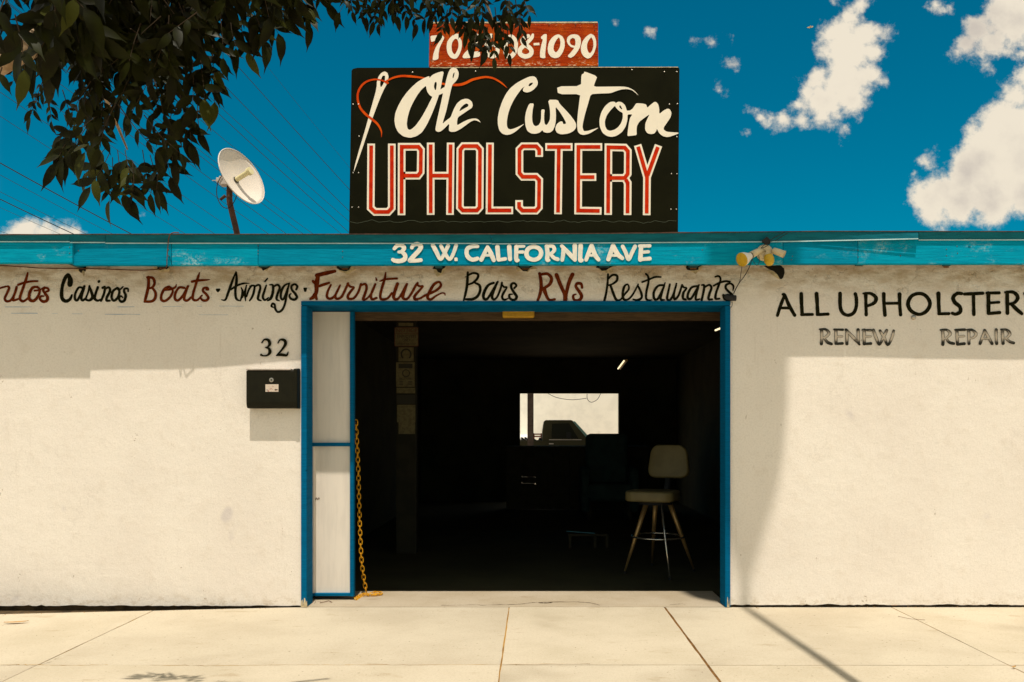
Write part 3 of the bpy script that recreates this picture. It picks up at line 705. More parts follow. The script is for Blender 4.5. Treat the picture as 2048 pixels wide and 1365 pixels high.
word('black brushed word Bars', 900, 530, 7.314, "260,112,34 255,220,42 245,330,42 222,440,36 200,522,24;245,172,12 222,180,12;270,150,32 340,122,34 408,140,38 400,200,38 340,260,32 270,290,28;370,268,32 430,300,38 442,370,42 410,450,42 340,500,42 232,505,32;640,265,34 560,300,38 500,400,44 490,480,44 535,505,38 600,420,38 698,250,32;690,260,36 640,380,38 615,470,40 642,508,34 690,470,32 740,350,32 760,262,32;755,282,28 790,325,32 832,330,22 790,400,36 762,470,36 792,512,32 848,492,18;940,342,32 970,305,34 940,270,34 900,285,38 898,340,38 940,410,40 975,470,42 940,515,38 880,495,36 868,440,34 912,432,20", 'txtblk', wm)
word('red-brown brushed lettering RVs', 900, 530, 7.314, "1310,128,46 1330,230,50 1332,350,50 1310,450,45 1280,528,34;1350,138,44 1430,135,44 1485,200,50 1462,280,48 1390,335,42;1375,350,62 1405,440,50 1450,512,40 1532,505,36;1558,148,58 1610,280,56 1675,430,50 1680,515,56;1792,142,60 1740,260,56 1700,430,50 1695,515,48;1932,335,38 1918,280,44 1860,275,44 1842,320,44 1890,390,48 1925,460,50 1890,518,46 1820,515,40 1802,452,34 1842,432,22", 'txtbrn', wm)
word('black brushed word Restaurants', 1190, 530, 6.827, "178,130,28 170,270,32 150,400,34 128,490,36;182,190,26 240,140,32 300,150,34 298,215,34 240,262,28 190,280,26;215,290,34 250,390,36 290,475,36 345,478,26 400,410,28 462,330,28 445,268,24 400,300,34 378,400,36 395,472,36 455,470,28 520,400,28 590,268,22;588,290,28 630,380,34 635,450,34 580,483,34 522,472,22;695,125,30 725,160,30 730,240,32 705,350,32 697,450,34 722,482,30 778,480,16;645,237,26 740,200,28 820,168,28 900,168,22;930,278,30 860,290,32 805,370,34 808,460,36 855,468,32 910,370,32 957,248,20;945,285,28 912,390,32 897,470,34 948,480,20;1022,268,28 1000,370,32 985,462,34 1025,480,32 1072,400,30 1112,258,26;1108,280,28 1078,400,32 1088,470,34 1140,420,32 1190,275,28;1190,282,32 1215,310,28 1252,320,22 1208,380,36 1202,455,36 1240,475,30;1392,292,30 1320,310,32 1272,390,34 1268,455,36 1312,460,34 1370,370,32 1420,275,24;1412,300,28 1382,410,32 1378,475,30 1430,468,20;1455,278,20 1492,285,34 1480,380,34 1455,490,30;1500,305,26 1560,275,30 1590,315,34 1562,400,34 1550,468,34 1602,472,24;1640,165,22 1690,155,28 1715,200,28 1690,280,32 1652,390,34 1648,462,34 1702,462,22;1620,287,26 1700,247,30 1780,225,30 1842,232,26;1885,348,18 1890,290,28 1850,257,28 1792,275,34 1788,325,34 1840,380,34 1878,420,36 1850,478,40 1780,465,46 1755,420,44", 'txtblk', wm)
word('thin blue snapped guide line', 0, 530, 8, "80,675,6 240,675,8 510,674,4;640,675,5 680,674,5;1880,675,6 1960,675,7 2150,672,5;2290,675,7;180,776,5 440,775,9 600,776,8;830,778,3 920,779,3;1150,785,4 1320,785,4;1680,792,5 1930,793,8 2080,792,4 2240,795,5;2600,668,4 2900,666,4;3150,664,5 3230,666,5;3500,660,4 3900,664,5;3180,800,3 3650,802,4", 'chalk', wl)
word('black painted word ALL|black painted word UPHOLSTERY running out of view', 1540, 570, 8, "205,155,44 240,170,50 300,320,58 395,488,56;235,165,50 170,330,54 120,490,52;185,372,46 310,372,46;500,145,62 505,300,58 515,470,60;505,478,50 680,475,50;745,145,68 755,300,60 765,470,60;755,478,48 930,470,52;1122,140,62 1125,350,58 1165,450,58 1250,488,52 1338,450,56 1380,350,56 1382,220,58 1365,145,56;1532,145,64 1535,300,52 1540,480,56;1495,140,34 1610,140,50 1695,205,62 1670,290,56 1550,342,44;1820,145,62 1825,300,56 1840,485,60;1850,298,46 2080,295,46;2074,150,64 2076,300,54 2090,480,56;2695,140,70 2700,300,60 2708,460,58;2700,466,48 2862,462,52;3066,142,54 2996,140,58 2932,200,62 2956,280,65 3036,350,62 3046,430,60 2976,470,55 2916,455,50;3112,150,52 3405,135,54;3256,160,56 3262,475,58;3494,135,66 3498,455,64;3468,132,44 3668,130,52;3500,292,44 3664,280,46;3505,460,50 3675,445,56;3795,122,62 3800,455,60;3765,120,40 3895,120,56 3965,200,62 3915,285,52 3815,310,44;3865,312,56 3955,400,62 4030,462,54;4080,140,56 4140,260,56 4140,460,56;4210,130,56 4140,260,56", 'txtblk', wr, splits=(1000,))
p = Paint(1792, 570, 8, wy, 0.0022); p.strokes("370,140,56 480,180,60 545,300,62 490,420,60 370,474,54 240,415,60 192,300,64 250,182,60", closed=True, jit=0.1, cap=False); p.build('painted_word', M['txtblk'], wr)['label'] = 'round black O of the painted word UPHOLSTERY'
REN = "825,725,46 828,850,44 822,945,46;795,712,24 890,715,36 942,770,46 900,830,36 835,850,24;870,858,34 920,920,44 985,948,40;1055,725,46 1056,940,44;1025,715,26 1165,720,36;1060,828,30 1155,826,30;1050,945,32 1160,938,40;1232,735,46 1230,945,46;1215,720,40 1340,850,46 1432,955,30;1410,720,46 1418,935,40;1508,725,46 1508,945,46;1480,722,26 1615,728,36;1510,828,30 1612,826,30;1505,948,32 1615,940,40;1655,725,42 1700,850,44 1750,955,38 1810,850,38 1868,730,42;1762,735,38 1830,850,42 1885,962,36 1950,850,38 1980,735,34"
REP = "745,730,48 755,860,44 750,955,46;712,725,24 810,722,36 868,780,46 820,840,32 765,860,24;808,860,36 850,920,42 925,942,40;975,735,44 985,950,44;950,722,30 1100,720,40;985,830,30 1090,822,32;980,955,36 1095,942,42;1165,735,44 1168,942,44;1130,722,24 1220,725,36 1282,785,42 1240,845,34 1175,858,26;1420,728,40 1385,840,42 1345,942,42;1420,728,40 1480,840,44 1538,942,44;1380,862,30 1470,862,30;1605,720,44 1605,850,38 1612,940,46;1705,725,44 1708,850,42 1715,938,46;1680,716,24 1770,722,36 1822,780,46 1780,840,32 1725,855,24;1760,858,34 1820,910,42 1885,932,38"
for nm, ox, t in (('painted word RENEW with its middles worn away', 1540, REN), ('painted word REPAIR with its middles worn away', 1792, REP)):
    word(nm, ox, 570, 8, t, 'txtblk', wr, wm_=1.14, jit=0.1)
    word(nm, ox, 570, 8, t, 'faded', wr, wm_=0.86, jit=0.1, off=0.0042)
# address on the fascia
fy = lambda px, py: ob(px) - 0.003
fasc = [o for o in shop.children if o.name.startswith('fascia_board')]
par = fasc[3]
word('white painted street number 32|white painted letter W|white painted letters CALI of the street name', 770, 480, 8, "150,140,58 200,90,66 270,90,68 305,135,68 265,188,58 220,196,46;265,192,56 320,245,70 312,310,74 240,340,70 160,335,66 125,318,58;430,125,60 455,85,62 520,68,66 575,105,70 545,170,72 480,240,72 410,315,72 400,335,62 500,333,62 572,325,64;765,85,66 820,190,70 885,310,56 940,240,58 1010,95,62;895,98,56 950,200,60 1030,310,56 1090,230,58 1138,90,62;1480,105,58 1400,105,64 1322,140,70 1305,210,70 1332,280,70 1400,318,66 1480,300,62;1640,110,50 1600,200,62 1540,320,66;1640,115,56 1690,210,72 1740,325,66;1595,248,40 1685,248,40;1798,115,72 1815,310,68;1815,322,54 1925,305,56;1988,110,74 2000,310,66", 'txtw', par, yf=fy, jit=0.08, extra=["1108,285 1158,282 1165,340 1110,342"], splits=(700, 1200))
word('white painted letters FORNIA of the street name|white painted word AVE', 1026, 480, 7.314, "50,100,62 48,290,58 75,298,46;50,96,44 160,95,42;60,180,40 142,178,48;495,95,64 505,200,62 500,290,60 525,298,44;495,92,44 580,95,54 605,145,56 570,192,46 520,205,36;550,210,54 600,265,54 655,285,56;735,120,54 735,200,58 720,295,56;715,92,54 820,200,64 905,292,60;905,85,70 905,290,56;990,85,68 982,290,62 1008,298,52;1150,88,66 1100,210,60 1070,292,56;1150,90,66 1200,220,68 1252,290,56;1100,228,36 1190,228,36;1465,88,68 1425,200,66 1395,285,64;1465,92,68 1530,210,70 1600,270,56;1430,228,40 1530,228,40;1605,98,56 1650,190,58 1690,288,54 1740,190,56 1785,98,58;1875,95,64 1862,290,66;1850,92,48 2000,88,52;1870,185,44 1980,175,48;1860,288,48 2002,275,56", 'txtw', par, yf=fy, jit=0.08, off=0.0030, splits=(1330,))
p = Paint(1026, 480, 7.314, fy, 0.0015); p.strokes("305,100,62 385,132,62 412,195,64 382,262,62 305,292,60 222,262,64 196,195,66 228,128,62", closed=True, cap=False); p.build('painted_word', M['txtw'], par)['label'] = 'white painted letter O of the street address'
# dowel end under the O
k = MB(); c = P(1826.5, 635.5, 0); k.tube([c + Vector((0, 0.0, 0)), c + Vector((0, -0.010, 0)), c + Vector((0, -0.016, 0))], [0.016, 0.016, 0.010], 14)
tag(k.build('wall_plug', M['steel'], smooth=True), 'small round metal plug set in the wall under the big O', 'plug')

# ------------------------------------------------------------------ roof sign
SY = -0.17
sy = lambda px, py: SY
sign = empty('shop_sign', tuple(P(1028, 468, SY)), 'large black signboard lettered Ole Custom Upholstery standing on the roof edge', 'sign')
q = [P(698,469,SY), P(1356,467,SY), P(1358.5,200,SY), P(1359,138,SY), P(1357,135,SY), P(1200,134.5,SY), P(715,136,SY), P(706,138,SY), P(703,142,SY)]
MB().prism([(v.x, v.z) for v in q], SY, SY+0.02).build('board', M['black'], sign)
top = [P(706,137.5,SY), P(1357,134.5,SY)]
mb = MB(); N = 90; vs = []; fs = []
for i in range(N+1):
    px = 860 + (1356-860)*i/N; z0 = P(px, 135.5 - (px-860)/500*0.8, SY).z; h = 0.003 + 0.004*abs(mnoise.noise(Vector((px*0.05, 1, 0))))
    x = P(px, 0, SY).x; vs += [(x, SY-0.002, z0-h), (x, SY-0.002, z0+0.0015), (x, SY+0.01, z0+0.0015)]
for i in range(N): fs += [(3*i, 3*i+3, 3*i+4, 3*i+1), (3*i+1, 3*i+4, 3*i+5, 3*i+2)]
mb.add(vs, fs).build('bare_top_edge', M['crust'], sign)
for x in (-0.9, 0.0, 0.75):
    MB().box((x, SY+0.022, 2.56), (x+0.045, SY+0.07, 3.6)).build('upright', M['beam'], sign)
    MB().tube([(x+0.02, SY+0.07, 3.45), (x+0.02, SY+1.0, 2.57)], 0.02, 6).build('brace', M['beam'], sign)
def sp(ox, oy, sc, off): return Paint(ox, oy, sc, sy, off)
a = sp(700,130,8,0.0012)
a.fill("55,1730 80,1600 150,1345 240,1050 330,720 410,440 428,340 430,270 455,190 500,130 555,105 600,130 618,190 605,250 590,310 545,390 495,500 440,640 350,880 290,1060 190,1360 105,1600", ["490,360 480,310 490,250 515,185 540,170 562,180 560,240 540,290 515,340"])
a.build('painted_needle', M['signw'], sign)
a = sp(700,130,8,0.0024)
a.strokes("502,1158,6 500,1060,22 440,950,34 350,870,36 250,790,38 165,690,36 125,560,34 130,440,34 190,330,34 280,262,30 400,234,26 500,247,24 565,268,26 600,250,26 700,205,30 820,180,34 950,184,36 1080,197,30 1195,214,22;560,270,30 600,290,40;1455,298,30 1530,312,34;1630,322,36 1750,320,42 1850,292,42 1950,242,40 2048,215,36 2128,200,34 2198,197,32 2288,215,30 2378,260,28 2448,310,22 2512,370,5")
a.build('painted_thread', M['thread'], sign)
a = sp(700,130,8,0.0036)
a.fill("1270,178 1180,215 1080,275 1000,345 910,440 830,550 770,660 725,770 710,880 725,990 770,1080 850,1145 960,1170 1060,1145 1150,1085 1230,960 1310,790 1380,610 1425,480 1445,400 1460,330 1480,210 1500,120 1475,105 1400,125 1320,160 1268,215",
 ["1215,335 1150,390 1080,480 1010,600 955,720 920,850 908,950 920,1020 945,1042 980,1035 1050,975 1140,850 1230,690 1290,570 1320,512 1280,492 1240,440 1222,380", "1343,340 1355,285 1380,270 1390,300 1377,400 1360,405 1346,365"])
a.fill("1430,405 1512,355 1500,450 1415,488", smooth=0)
a.fill("1520,330 1545,220 1575,120 1610,60 1660,42 1710,60 1742,130 1730,210 1690,270 1640,315 1615,400 1580,560 1540,740 1500,870 1480,945 1530,900 1610,840 1630,790 1660,710 1710,620 1780,560 1850,542 1900,550 1950,590 1965,650 1950,690 1880,735 1800,790 1725,840 1712,920 1715,970 1800,920 1880,880 1960,860 2020,860 2060,880 2095,928 2050,902 1990,885 1930,910 1850,970 1780,1020 1690,1070 1620,1075 1580,1055 1590,935 1510,1020 1450,1068 1410,1075 1375,1060 1365,1030 1390,900 1440,680 1490,450",
 ["1643,218 1642,180 1658,130 1674,120 1669,165 1656,208", "1747,748 1770,690 1820,640 1865,616 1897,638 1892,665 1820,705"])
a.build('painted_word', M['signw'], sign)['label'] = 'white script word Ole'
a = sp(956,130,8,0.0036)
a.fill("748,940 680,1000 600,1070 530,1110 460,1125 390,1105 340,1050 318,960 315,860 335,740 385,590 450,460 520,370 620,290 720,235 820,190 885,182 930,205 960,280 950,330 900,390 840,430 780,445 730,430 715,405 730,370 750,345 700,380 640,460 580,550 520,670 480,790 462,900 463,980 480,1020 515,1035 580,1020 660,985", ["805,338 820,305 850,286 884,288 865,317 830,345"])
a.fill("820,620 895,618 875,720 865,830 870,910 890,965 925,985 970,965 1000,920 1010,850 1012,715 1068,715 1058,800 1058,880 1065,940 1090,970 1120,940 1150,880 1155,800 1150,700 1120,560 1275,560 1310,630 1390,710 1480,810 1540,890 1572,950 1568,1010 1530,1060 1450,1100 1330,1115 1265,1090 1238,1040 1242,990 1265,945 1310,910 1350,905 1368,955 1415,938 1370,850 1300,740 1240,670 1248,800 1245,900 1230,980 1200,1050 1150,1085 1100,1090 1050,1075 1028,1045 990,1085 920,1105 850,1100 790,1060 760,980 750,860 770,740")
a2 = sp(1110,130,8,0.0038)
a2.fill("468,105 678,185 640,280 618,352 850,350 1000,348 1110,350 1180,365 1250,400 1300,445 1338,495 1290,450 1230,405 1150,388 1060,395 980,420 890,455 720,460 572,470 530,620 480,790 450,920 440,1000 460,1062 520,1060 600,1035 705,1003 620,1060 540,1105 455,1125 400,1110 365,1070 352,960 365,780 390,580 405,470 48,472 32,345 416,342 422,160 465,135")
a2.fill("972,618 965,598 935,590 880,595 800,660 740,760 710,880 715,990 760,1090 830,1140 900,1155 980,1140 1070,1080 1130,990 1160,880 1160,795 1240,793 1200,850 1180,950 1165,1060 1158,1142 1230,1135 1308,1125 1305,1050 1310,980 1350,910 1430,850 1515,790 1480,860 1445,940 1440,1040 1480,1098 1540,1110 1590,1100 1620,1060 1630,1022 1670,1100 1730,1145 1800,1158 1870,1140 1978,1100 1975,1085 1880,1080 1790,1072 1740,1040 1740,1000 1790,930 1850,840 1865,770 1840,715 1800,700 1740,730 1668,790 1668,700 1650,630 1615,592 1580,600 1530,640 1475,690 1460,635 1400,620 1300,615 1270,660 1245,700 1200,732 1150,735 1140,700 1120,645 1070,600 1020,590 985,603",
 ["960,655 890,725 830,805 797,900 802,980 830,1038 880,1058 950,1040 1010,1000 1060,930 1085,850 1085,770 1040,748 990,705 967,670", "1028,655 1046,648 1070,690 1076,716 1050,702 1032,682"])
a.mb.add(a2.mb.v, a2.mb.f)
a.build('painted_word', M['signw'], sign)['label'] = 'white script word Custom'
UP = [("159,782 156,1172 182,1196 262,1196 284,1172 284,782", 690, 0), ("343,1216 344,801 445,801 461,820 459,955 443,976 345,976", 690, 0),
 ("520,1214 520,776;637,1214 641,776;520,976 639,976", 690, 0), ("718,797 800,797 819,818 817,1168 800,1187 715,1187 697,1168 700,818", 690, 1),
 ("880,776 877,1187 1020,1187", 690, 0), ("238,862 238,818 220,798 138,798 118,818 118,960 138,983 218,983 238,1003 236,1168 218,1188 136,1188 116,1168 116,1125", 1000, 0),
 ("275,802 440,802;357,802 352,1210", 1000, 0), ("620,802 476,802 474,1188 616,1190;476,985 584,985", 1000, 0),
 ("656,1214 658,804 757,806 776,828 775,965 757,990 657,990;757,990 775,1020 774,1215", 1000, 0), ("835,790 892,985 890,1216;962,792 892,985", 1000, 0)]
# the outline and fill of every poster letter
def ends(txt, d):
    res = []
    for st in parse(txt):
        st = [(x, y) for x, y, *r in [p + (0,) for p in st]]
        if d:
            for i, j in ((0, 1), (-1, -2)):
                dx, dy = st[i][0]-st[j][0], st[i][1]-st[j][1]; l = math.hypot(dx, dy)
                st[i] = (st[i][0] - dx/l*d, st[i][1] - dy/l*d)
        res.append(' '.join('%g,%g' % p for p in st))
    return ';'.join(res)
for k, (t, ox, cl) in enumerate(UP):
    a = sp(ox, 30, 3.034, 0.0012); a.mitre(ends(t, 0), 46, bool(cl))
    o = a.build('letter_outline', M['signw'], sign)
    a = sp(ox, 30, 3.034, 0.0026); a.mitre(ends(t, 0 if cl else 11), 23, bool(cl)); a.build('letter', M['signr'], o)
nails([(706,209),(717,209),(718,273),(706,346),(717,346),(704,415),(717,415),(1339,209),(1355,208),(1354,274),(1343,348),(1354,348),(1342,419),(1353,419),(1264,140),(1329,144),(1354,144),(951,143),(825,145),(940,417),(972,417),(992,417)], sy, 0.0042, 'screw', M['steel'], sign, 0.0045)
# faint wavy painted lines near the foot of the board
a = sp(690,30,3.034,0.001)
rnd = random.Random(5); pts = []
for i in range(0, 2000, 22): pts.append('%d,%d,3' % (30+i, 1255 + 14*mnoise.noise(Vector((i*0.012, 0, 0))) + rnd.uniform(-3, 3)))
a.strokes(' '.join(pts)); a.build('painted_ridge_line', mat('ridge_line_paint', (0.045, 0.055, 0.03), 0.7), sign)

PY_ = -0.17; phone = empty('phone_sign', tuple(P(1027, 135, PY_)), 'weathered orange-red board with a white telephone number above the black sign', 'sign')
q = [P(858,134,PY_), P(1196.5,132.5,PY_), P(1196,47,PY_), P(1194,45.3,PY_), P(1150,46,PY_), P(1000,47,PY_), P(859,46,PY_)]
MB().prism([(v.x, v.z + 0.003) for v in q], PY_, PY_+0.02).build('board', M['redboard'], phone)
MB().box((-0.5, PY_+0.022, 3.5), (-0.45, PY_+0.06, 4.0)).build('batten', M['beam'], phone)
MB().box((0.2, PY_+0.022, 3.5), (0.25, PY_+0.06, 4.0)).build('batten', M['beam'], phone)
vs = []; fs = []
for i in range(61):
    px = 859 + (1195-859)*i/60; z = P(px, 46.6 - (px-859)/340*0.6, PY_).z; x = P(px,0,PY_).x
    vs += [(x, PY_-0.0018, z-0.002-0.002*abs(mnoise.noise(Vector((i*.7,0,0))))), (x, PY_-0.0018, z+0.007), (x, PY_+0.019, z+0.007)]
for i in range(60): fs += [(3*i, 3*i+3, 3*i+4, 3*i+1), (3*i+1, 3*i+4, 3*i+5, 3*i+2)]
MB().add(vs, fs).build('bare_top_edge', M['crust'], phone)
a = sp(856,40,10.24,0.0015)
a.fill("50,330 180,315 300,318 338,370 280,480 235,580 215,700 215,800 150,828 92,825 110,700 150,580 210,480 255,415 160,425 65,458 55,400")
a.fill("640,290 655,330 655,370 690,430 697,520 680,620 640,720 590,790 530,802 460,775 400,690 380,580 390,460 430,390 500,320 580,285", ["555,385 500,450 480,540 490,640 520,690 548,715 590,650 625,560 625,470 600,400"])
a.fill("720,792 705,750 740,690 850,580 940,460 965,400 945,365 900,355 850,375 800,385 785,340 850,290 940,270 1030,290 1055,370 1010,480 940,590 870,665 1060,640 1070,750 900,780")
a.fill("1055,485 1120,480 1120,535 1055,535", smooth=0)
a.strokes("1290,320,80 1225,420,85 1195,560,90 1215,680,95 1310,742,100 1400,700,90 1425,610,80 1390,530,70 1320,515,55 1240,545,40")
a.strokes("1700,335,72 1795,430,75 1800,560,80 1765,680,88 1680,758,96 1605,700,95 1580,560,92 1610,430,85", closed=True, cap=False)
a2 = sp(1000,40,10.24,0.0015)
a2.strokes("580,330,75 500,370,80 455,430,82 500,505,88 595,565,90 645,640,90 615,720,92 510,750,92 415,700,92 412,610,88 480,535,88 575,450,78 650,365,75 672,305,50")
a2.fill("688,478 805,470 808,520 688,525", smooth=0)
a2.fill("840,350 900,295 960,292 955,420 940,560 925,700 930,785 870,788 820,770 820,650 850,500 880,405 840,385")
a2.fill("1200,295 1280,340 1325,430 1325,560 1280,680 1210,770 1120,790 1040,760 985,680 975,580 1000,460 1060,370 1130,315", ["1205,355 1150,420 1110,500 1092,590 1110,640 1145,672 1190,630 1230,550 1240,460 1225,390"])
a2.fill("1520,295 1600,310 1650,370 1660,460 1640,560 1590,650 1520,740 1450,782 1400,765 1388,735 1450,670 1525,575 1450,560 1390,500 1365,430 1385,350 1450,305", ["1490,368 1440,400 1425,450 1450,510 1535,540 1548,470 1535,390"])
a2.fill("1860,285 1930,320 1970,420 1972,540 1930,680 1860,775 1790,798 1710,750 1660,660 1655,560 1690,440 1750,360 1810,310", ["1868,355 1810,430 1780,510 1785,600 1810,665 1845,690 1890,630 1915,540 1910,440 1890,385"])
a.mb.add(a2.mb.v, a2.mb.f); a.build('painted_number', M['signw'], phone)['label'] = 'white hand-painted telephone number'
nails([(863,89),(863,121),(1019,51),(1098,50),(1151,50),(1188,51),(1189,61),(1016,55),(863,53)], sy, 0.005, 'nail', M['rust'], phone, 0.003)

# ------------------------------------------------------------------ house number
hn = Paint(480, 640, 4.55, wy, 0.009)
def thick_digit(txt, nm, label):
    p = Paint(480, 640, 4.55, wy, 0.008); p.strokes(txt); q = Paint(480, 640, 4.55, wy, 0.001); q.strokes(txt)
    n = len(p.mb.v); mb = MB(); mb.add(p.mb.v, p.mb.f); mb.add(q.mb.v, q.mb.f)
    # side skirts from the boundary edges
    cnt = {}
    for f in p.mb.f:
        for i in range(len(f)):
            e = (f[i], f[(i+1) % len(f)]); k_ = tuple(sorted(e)); cnt[k_] = cnt.get(k_, 0) + 1
    for (i, j), c in cnt.items():
        if c == 1: mb.f.append((i, j, j+n, i+n))
    return tag(mb.build(nm, M['txtblk']), label, 'number')
thick_digit("200,208,14 222,180,15 258,186,26 270,218,28 255,244,16 230,252,9;230,252,9 262,262,22 272,296,30 250,322,18 215,328,13 192,320,22", 'house_number', 'black numeral 3 fixed to the wall above the mailbox')
thick_digit("345,212,10 366,182,16 402,186,26 414,218,28 385,268,20 335,322,11;332,325,12 375,318,26 424,322,22 438,292,7", 'house_number', 'black numeral 2 fixed to the wall next to the blue door frame')
# ------------------------------------------------------------------ mailbox
M['mbox'] = mat('mailbox_black', (0.012, 0.011, 0.005), 0.5, 0.2, 20, spec=0.12)
M['galv'] = mat('galvanised_edge', (0.55, 0.48, 0.42), 0.5, 0.2, 20, metal=0.3)
mbx = empty('mailbox', (-1.80, -0.002, 1.39), 'black metal wall mailbox with round lock and paper sticker, left of the door', 'mailbox')
x0, x1 = -1.997, -1.643; D = 0.088; zt, zb = 1.6635, 1.396
prof = [(-0.002, zt), (-0.03, zt+0.001), (-D+0.004, zt-0.006), (-D, zt-0.012), (-D, zb+0.045), (-D+0.004, zb+0.02), (-D+0.016, zb+0.004), (-D+0.03, zb), (-0.002, zb)]
MB().prismx(prof, x0, x1).build('box_body', M['mbox'], mbx, bevel=0.003)
lid = [(-0.004, zt+0.003), (-0.03, zt+0.004), (-D-0.001, zt-0.004), (-D-0.003, zt-0.010), (-D-0.002, zt-0.010), (-D, zt-0.006), (-0.03, zt+0.002), (-0.004, zt+0.0015)]
MB().box((x0-0.002, -D-0.004, zt-0.003), (x1-0.045, -0.003, zt+0.008)).build('lid_edge', M['galv'], mbx, bevel=0.003)
MB().prismx([(y-0.003 if y < -0.01 else y, z+(0.012 if z > 1.6 else -0.001)) for y, z in prof], x1-0.026, x1-0.001).build('end_flange', M['mbox'], mbx, bevel=0.003)
c = P(543, 760.5, -D)
MB().tube([c, c+Vector((0,-0.004,0)), c+Vector((0,-0.005,0))], [0.0155,0.0155,0.012], 18).build('lock', M['steel'], mbx, smooth=False)
MB().tube([c+Vector((0,-0.0051,0)), c+Vector((0,-0.0065,0))], [0.006,0.005], 10).build('keyway', M['mbox'], mbx)
a, b = P(531, 769, -D), P(557, 784, -D)
st = MB().box((a.x, -D-0.0008, b.z), (b.x, -D-0.0002, a.z)).build('sticker', mat('sticker_paper', (0.62, 0.52, 0.42), 0.7, 0, 60, col2=(0.40, 0.20, 0.16), thr=(0.55, 0.62)), mbx)
MB().box((a.x+0.064, -D-0.0013, b.z+0.010), (a.x+0.084, -D-0.0009, b.z+0.017)).build('printed_mark', M['mbox'], st)
MB().box((a.x+0.008, -D-0.0013, b.z+0.010), (a.x+0.014, -D-0.0009, b.z+0.016)).build('printed_mark', mat('print_blue', (0.05, 0.09, 0.2), .7), st)

# ------------------------------------------------------------------ yellow chain
M['chain'] = mat('yellow_plastic', (0.72, 0.36, 0.006), 0.5, 0, 30, col2=(0.6, 0.26, 0.004), spec=0.3)
chain = empty('chain', (-1.30, 0.42, 0), 'yellow plastic chain hanging beside the white door leaf down to the sill', 'chain')
def link_mesh(L=0.047, Wd=0.025, r=0.0036):
    pts = []; h = L/2 - Wd/2
    for k in range(5): t = math.pi*k/4; pts.append((math.cos(t)*Wd/2, 0, h + math.sin(t)*Wd/2))
    for k in range(5): t = math.pi + math.pi*k/4; pts.append((math.cos(t)*Wd/2, 0, -h + math.sin(t)*Wd/2))
    m_ = MB().tube(pts, r, 5, closed=True); return mesh('chain_link', m_.v, m_.f, True)
lm = link_mesh(); lm.materials.append(M['chain'])
cpath = [(712,846,.36),(713,870,.36),(716,930,.37),(718,1000,.38),(720,1060,.40),(723,1120,.42),(728,1160,.45),(733,1186,.47)]
dense = catmull([tuple(P(*c)) for c in cpath], sub=30)
def place_links(dense, pitch, flip0=0, flat=False):
    acc = 0; last = Vector(dense[0]); nxt = 0; k = flip0; pos = []
    L = [Vector(p) for p in dense]; s_ = 0.0
    for i in range(1, len(L)):
        d = (L[i] - L[i-1]).length
        while d > 0 and s_ + d >= nxt:
            t = (nxt - s_) / d; p = L[i-1].lerp(L[i], t); pos.append((p, (L[i]-L[i-1]).normalized())); nxt += pitch
        s_ += d
    for p, t in pos:
        o = bpy.data.objects.new('link', lm); COL.objects.link(o); o.parent = chain
        ref = Vector((0, 1, 0)) if not flat else Vector((0, 0, 1))
        yv = (ref - t * ref.dot(t)).normalized()
        if k % 2: yv = (t.cross(yv)).normalized()
        if flat: yv = (Matrix.Rotation(0.5 if k % 2 else -0.6, 3, t) @ yv)
        xv = yv.cross(t).normalized()
        mt = Matrix((xv, yv, t)).transposed().to_4x4(); mt.translation = p - chain.location
        o.matrix_local = mt; k += 1
place_links(dense, 0.0345)
def G_(px, py, z=0.006):
    d = F*(CAMH - z)/(py - VY); return ((px-VX)/F*d, d-6, z)
place_links(catmull([G_(733,1189), G_(722,1192), G_(714,1197), G_(711,1199)], sub=20), 0.03, flat=True)
place_links(catmull([G_(733,1190,.012), G_(742,1191,.008), G_(752,1191), G_(762,1189), G_(757,1186,.012), G_(748,1187,.016), G_(740,1188,.018)], sub=20), 0.028, flat=True)
mb = MB(); mb.tube([P(706.5,838,.30), P(708,842,.33), P(712,847,.36)], 0.003, 6); mb.build('hook', M['rust'], chain)

# ------------------------------------------------------------------ bar stool
M['vinyl'] = mat('tan_vinyl', (0.15, 0.12, 0.048), 0.5, 0.2, 6, spec=0.3)
M['brass'] = mat('brass_leg', (0.42, 0.26, 0.10), 0.38, 0.2, 10, metal=0.6)
M['chrome'] = mat('chrome_leg', (0.55, 0.5, 0.42), 0.22, 0, metal=0.9)
M['foot'] = mat('rubber_foot', (0.02, 0.02, 0.02), 0.8)
sc_ = Vector((1.08, 1.47, 0)); stool = empty('bar_stool', tuple(sc_), 'tan vinyl bar stool with backrest and splayed tapered legs inside the doorway', 'stool')
def rbox(w, d, h, bev, seg=5):
    bm = bmesh.new(); bmesh.ops.create_cube(bm, size=1.0)
    bmesh.ops.scale(bm, vec=(w, d, h), verts=bm.verts)
    ve = [e for e in bm.edges if abs(e.verts[0].co.z - e.verts[1].co.z) > h*0.5]
    bmesh.ops.bevel(bm, geom=ve, offset=bev, segments=seg, affect='EDGES', profile=0.5)
    ed = [e for e in bm.edges if len(e.link_faces) == 2 and e.calc_face_angle(0) > 1.2]
    bmesh.ops.bevel(bm, geom=ed, offset=min(0.018, h*0.3), segments=3, affect='EDGES', profile=0.5)
    return bm
bm = rbox(0.43, 0.41, 0.085, 0.10)
for v in bm.verts:
    if v.co.z > 0: v.co.z += 0.018 * (1 - min(1, (v.co.xy.length/0.25)**2))
yaw = Matrix.Rotation(R(-22), 4, 'Z')
bm.transform(Matrix.Translation(Vector((1.035, 1.42, 0.675))) @ yaw)
me = bpy.data.meshes.new('seat'); bm.to_mesh(me); bm.free()
for p_ in me.polygons: p_.use_smooth = True
link('seat', me, M['vinyl'], stool)
bm = rbox(0.36, 0.30, 0.06, 0.08)
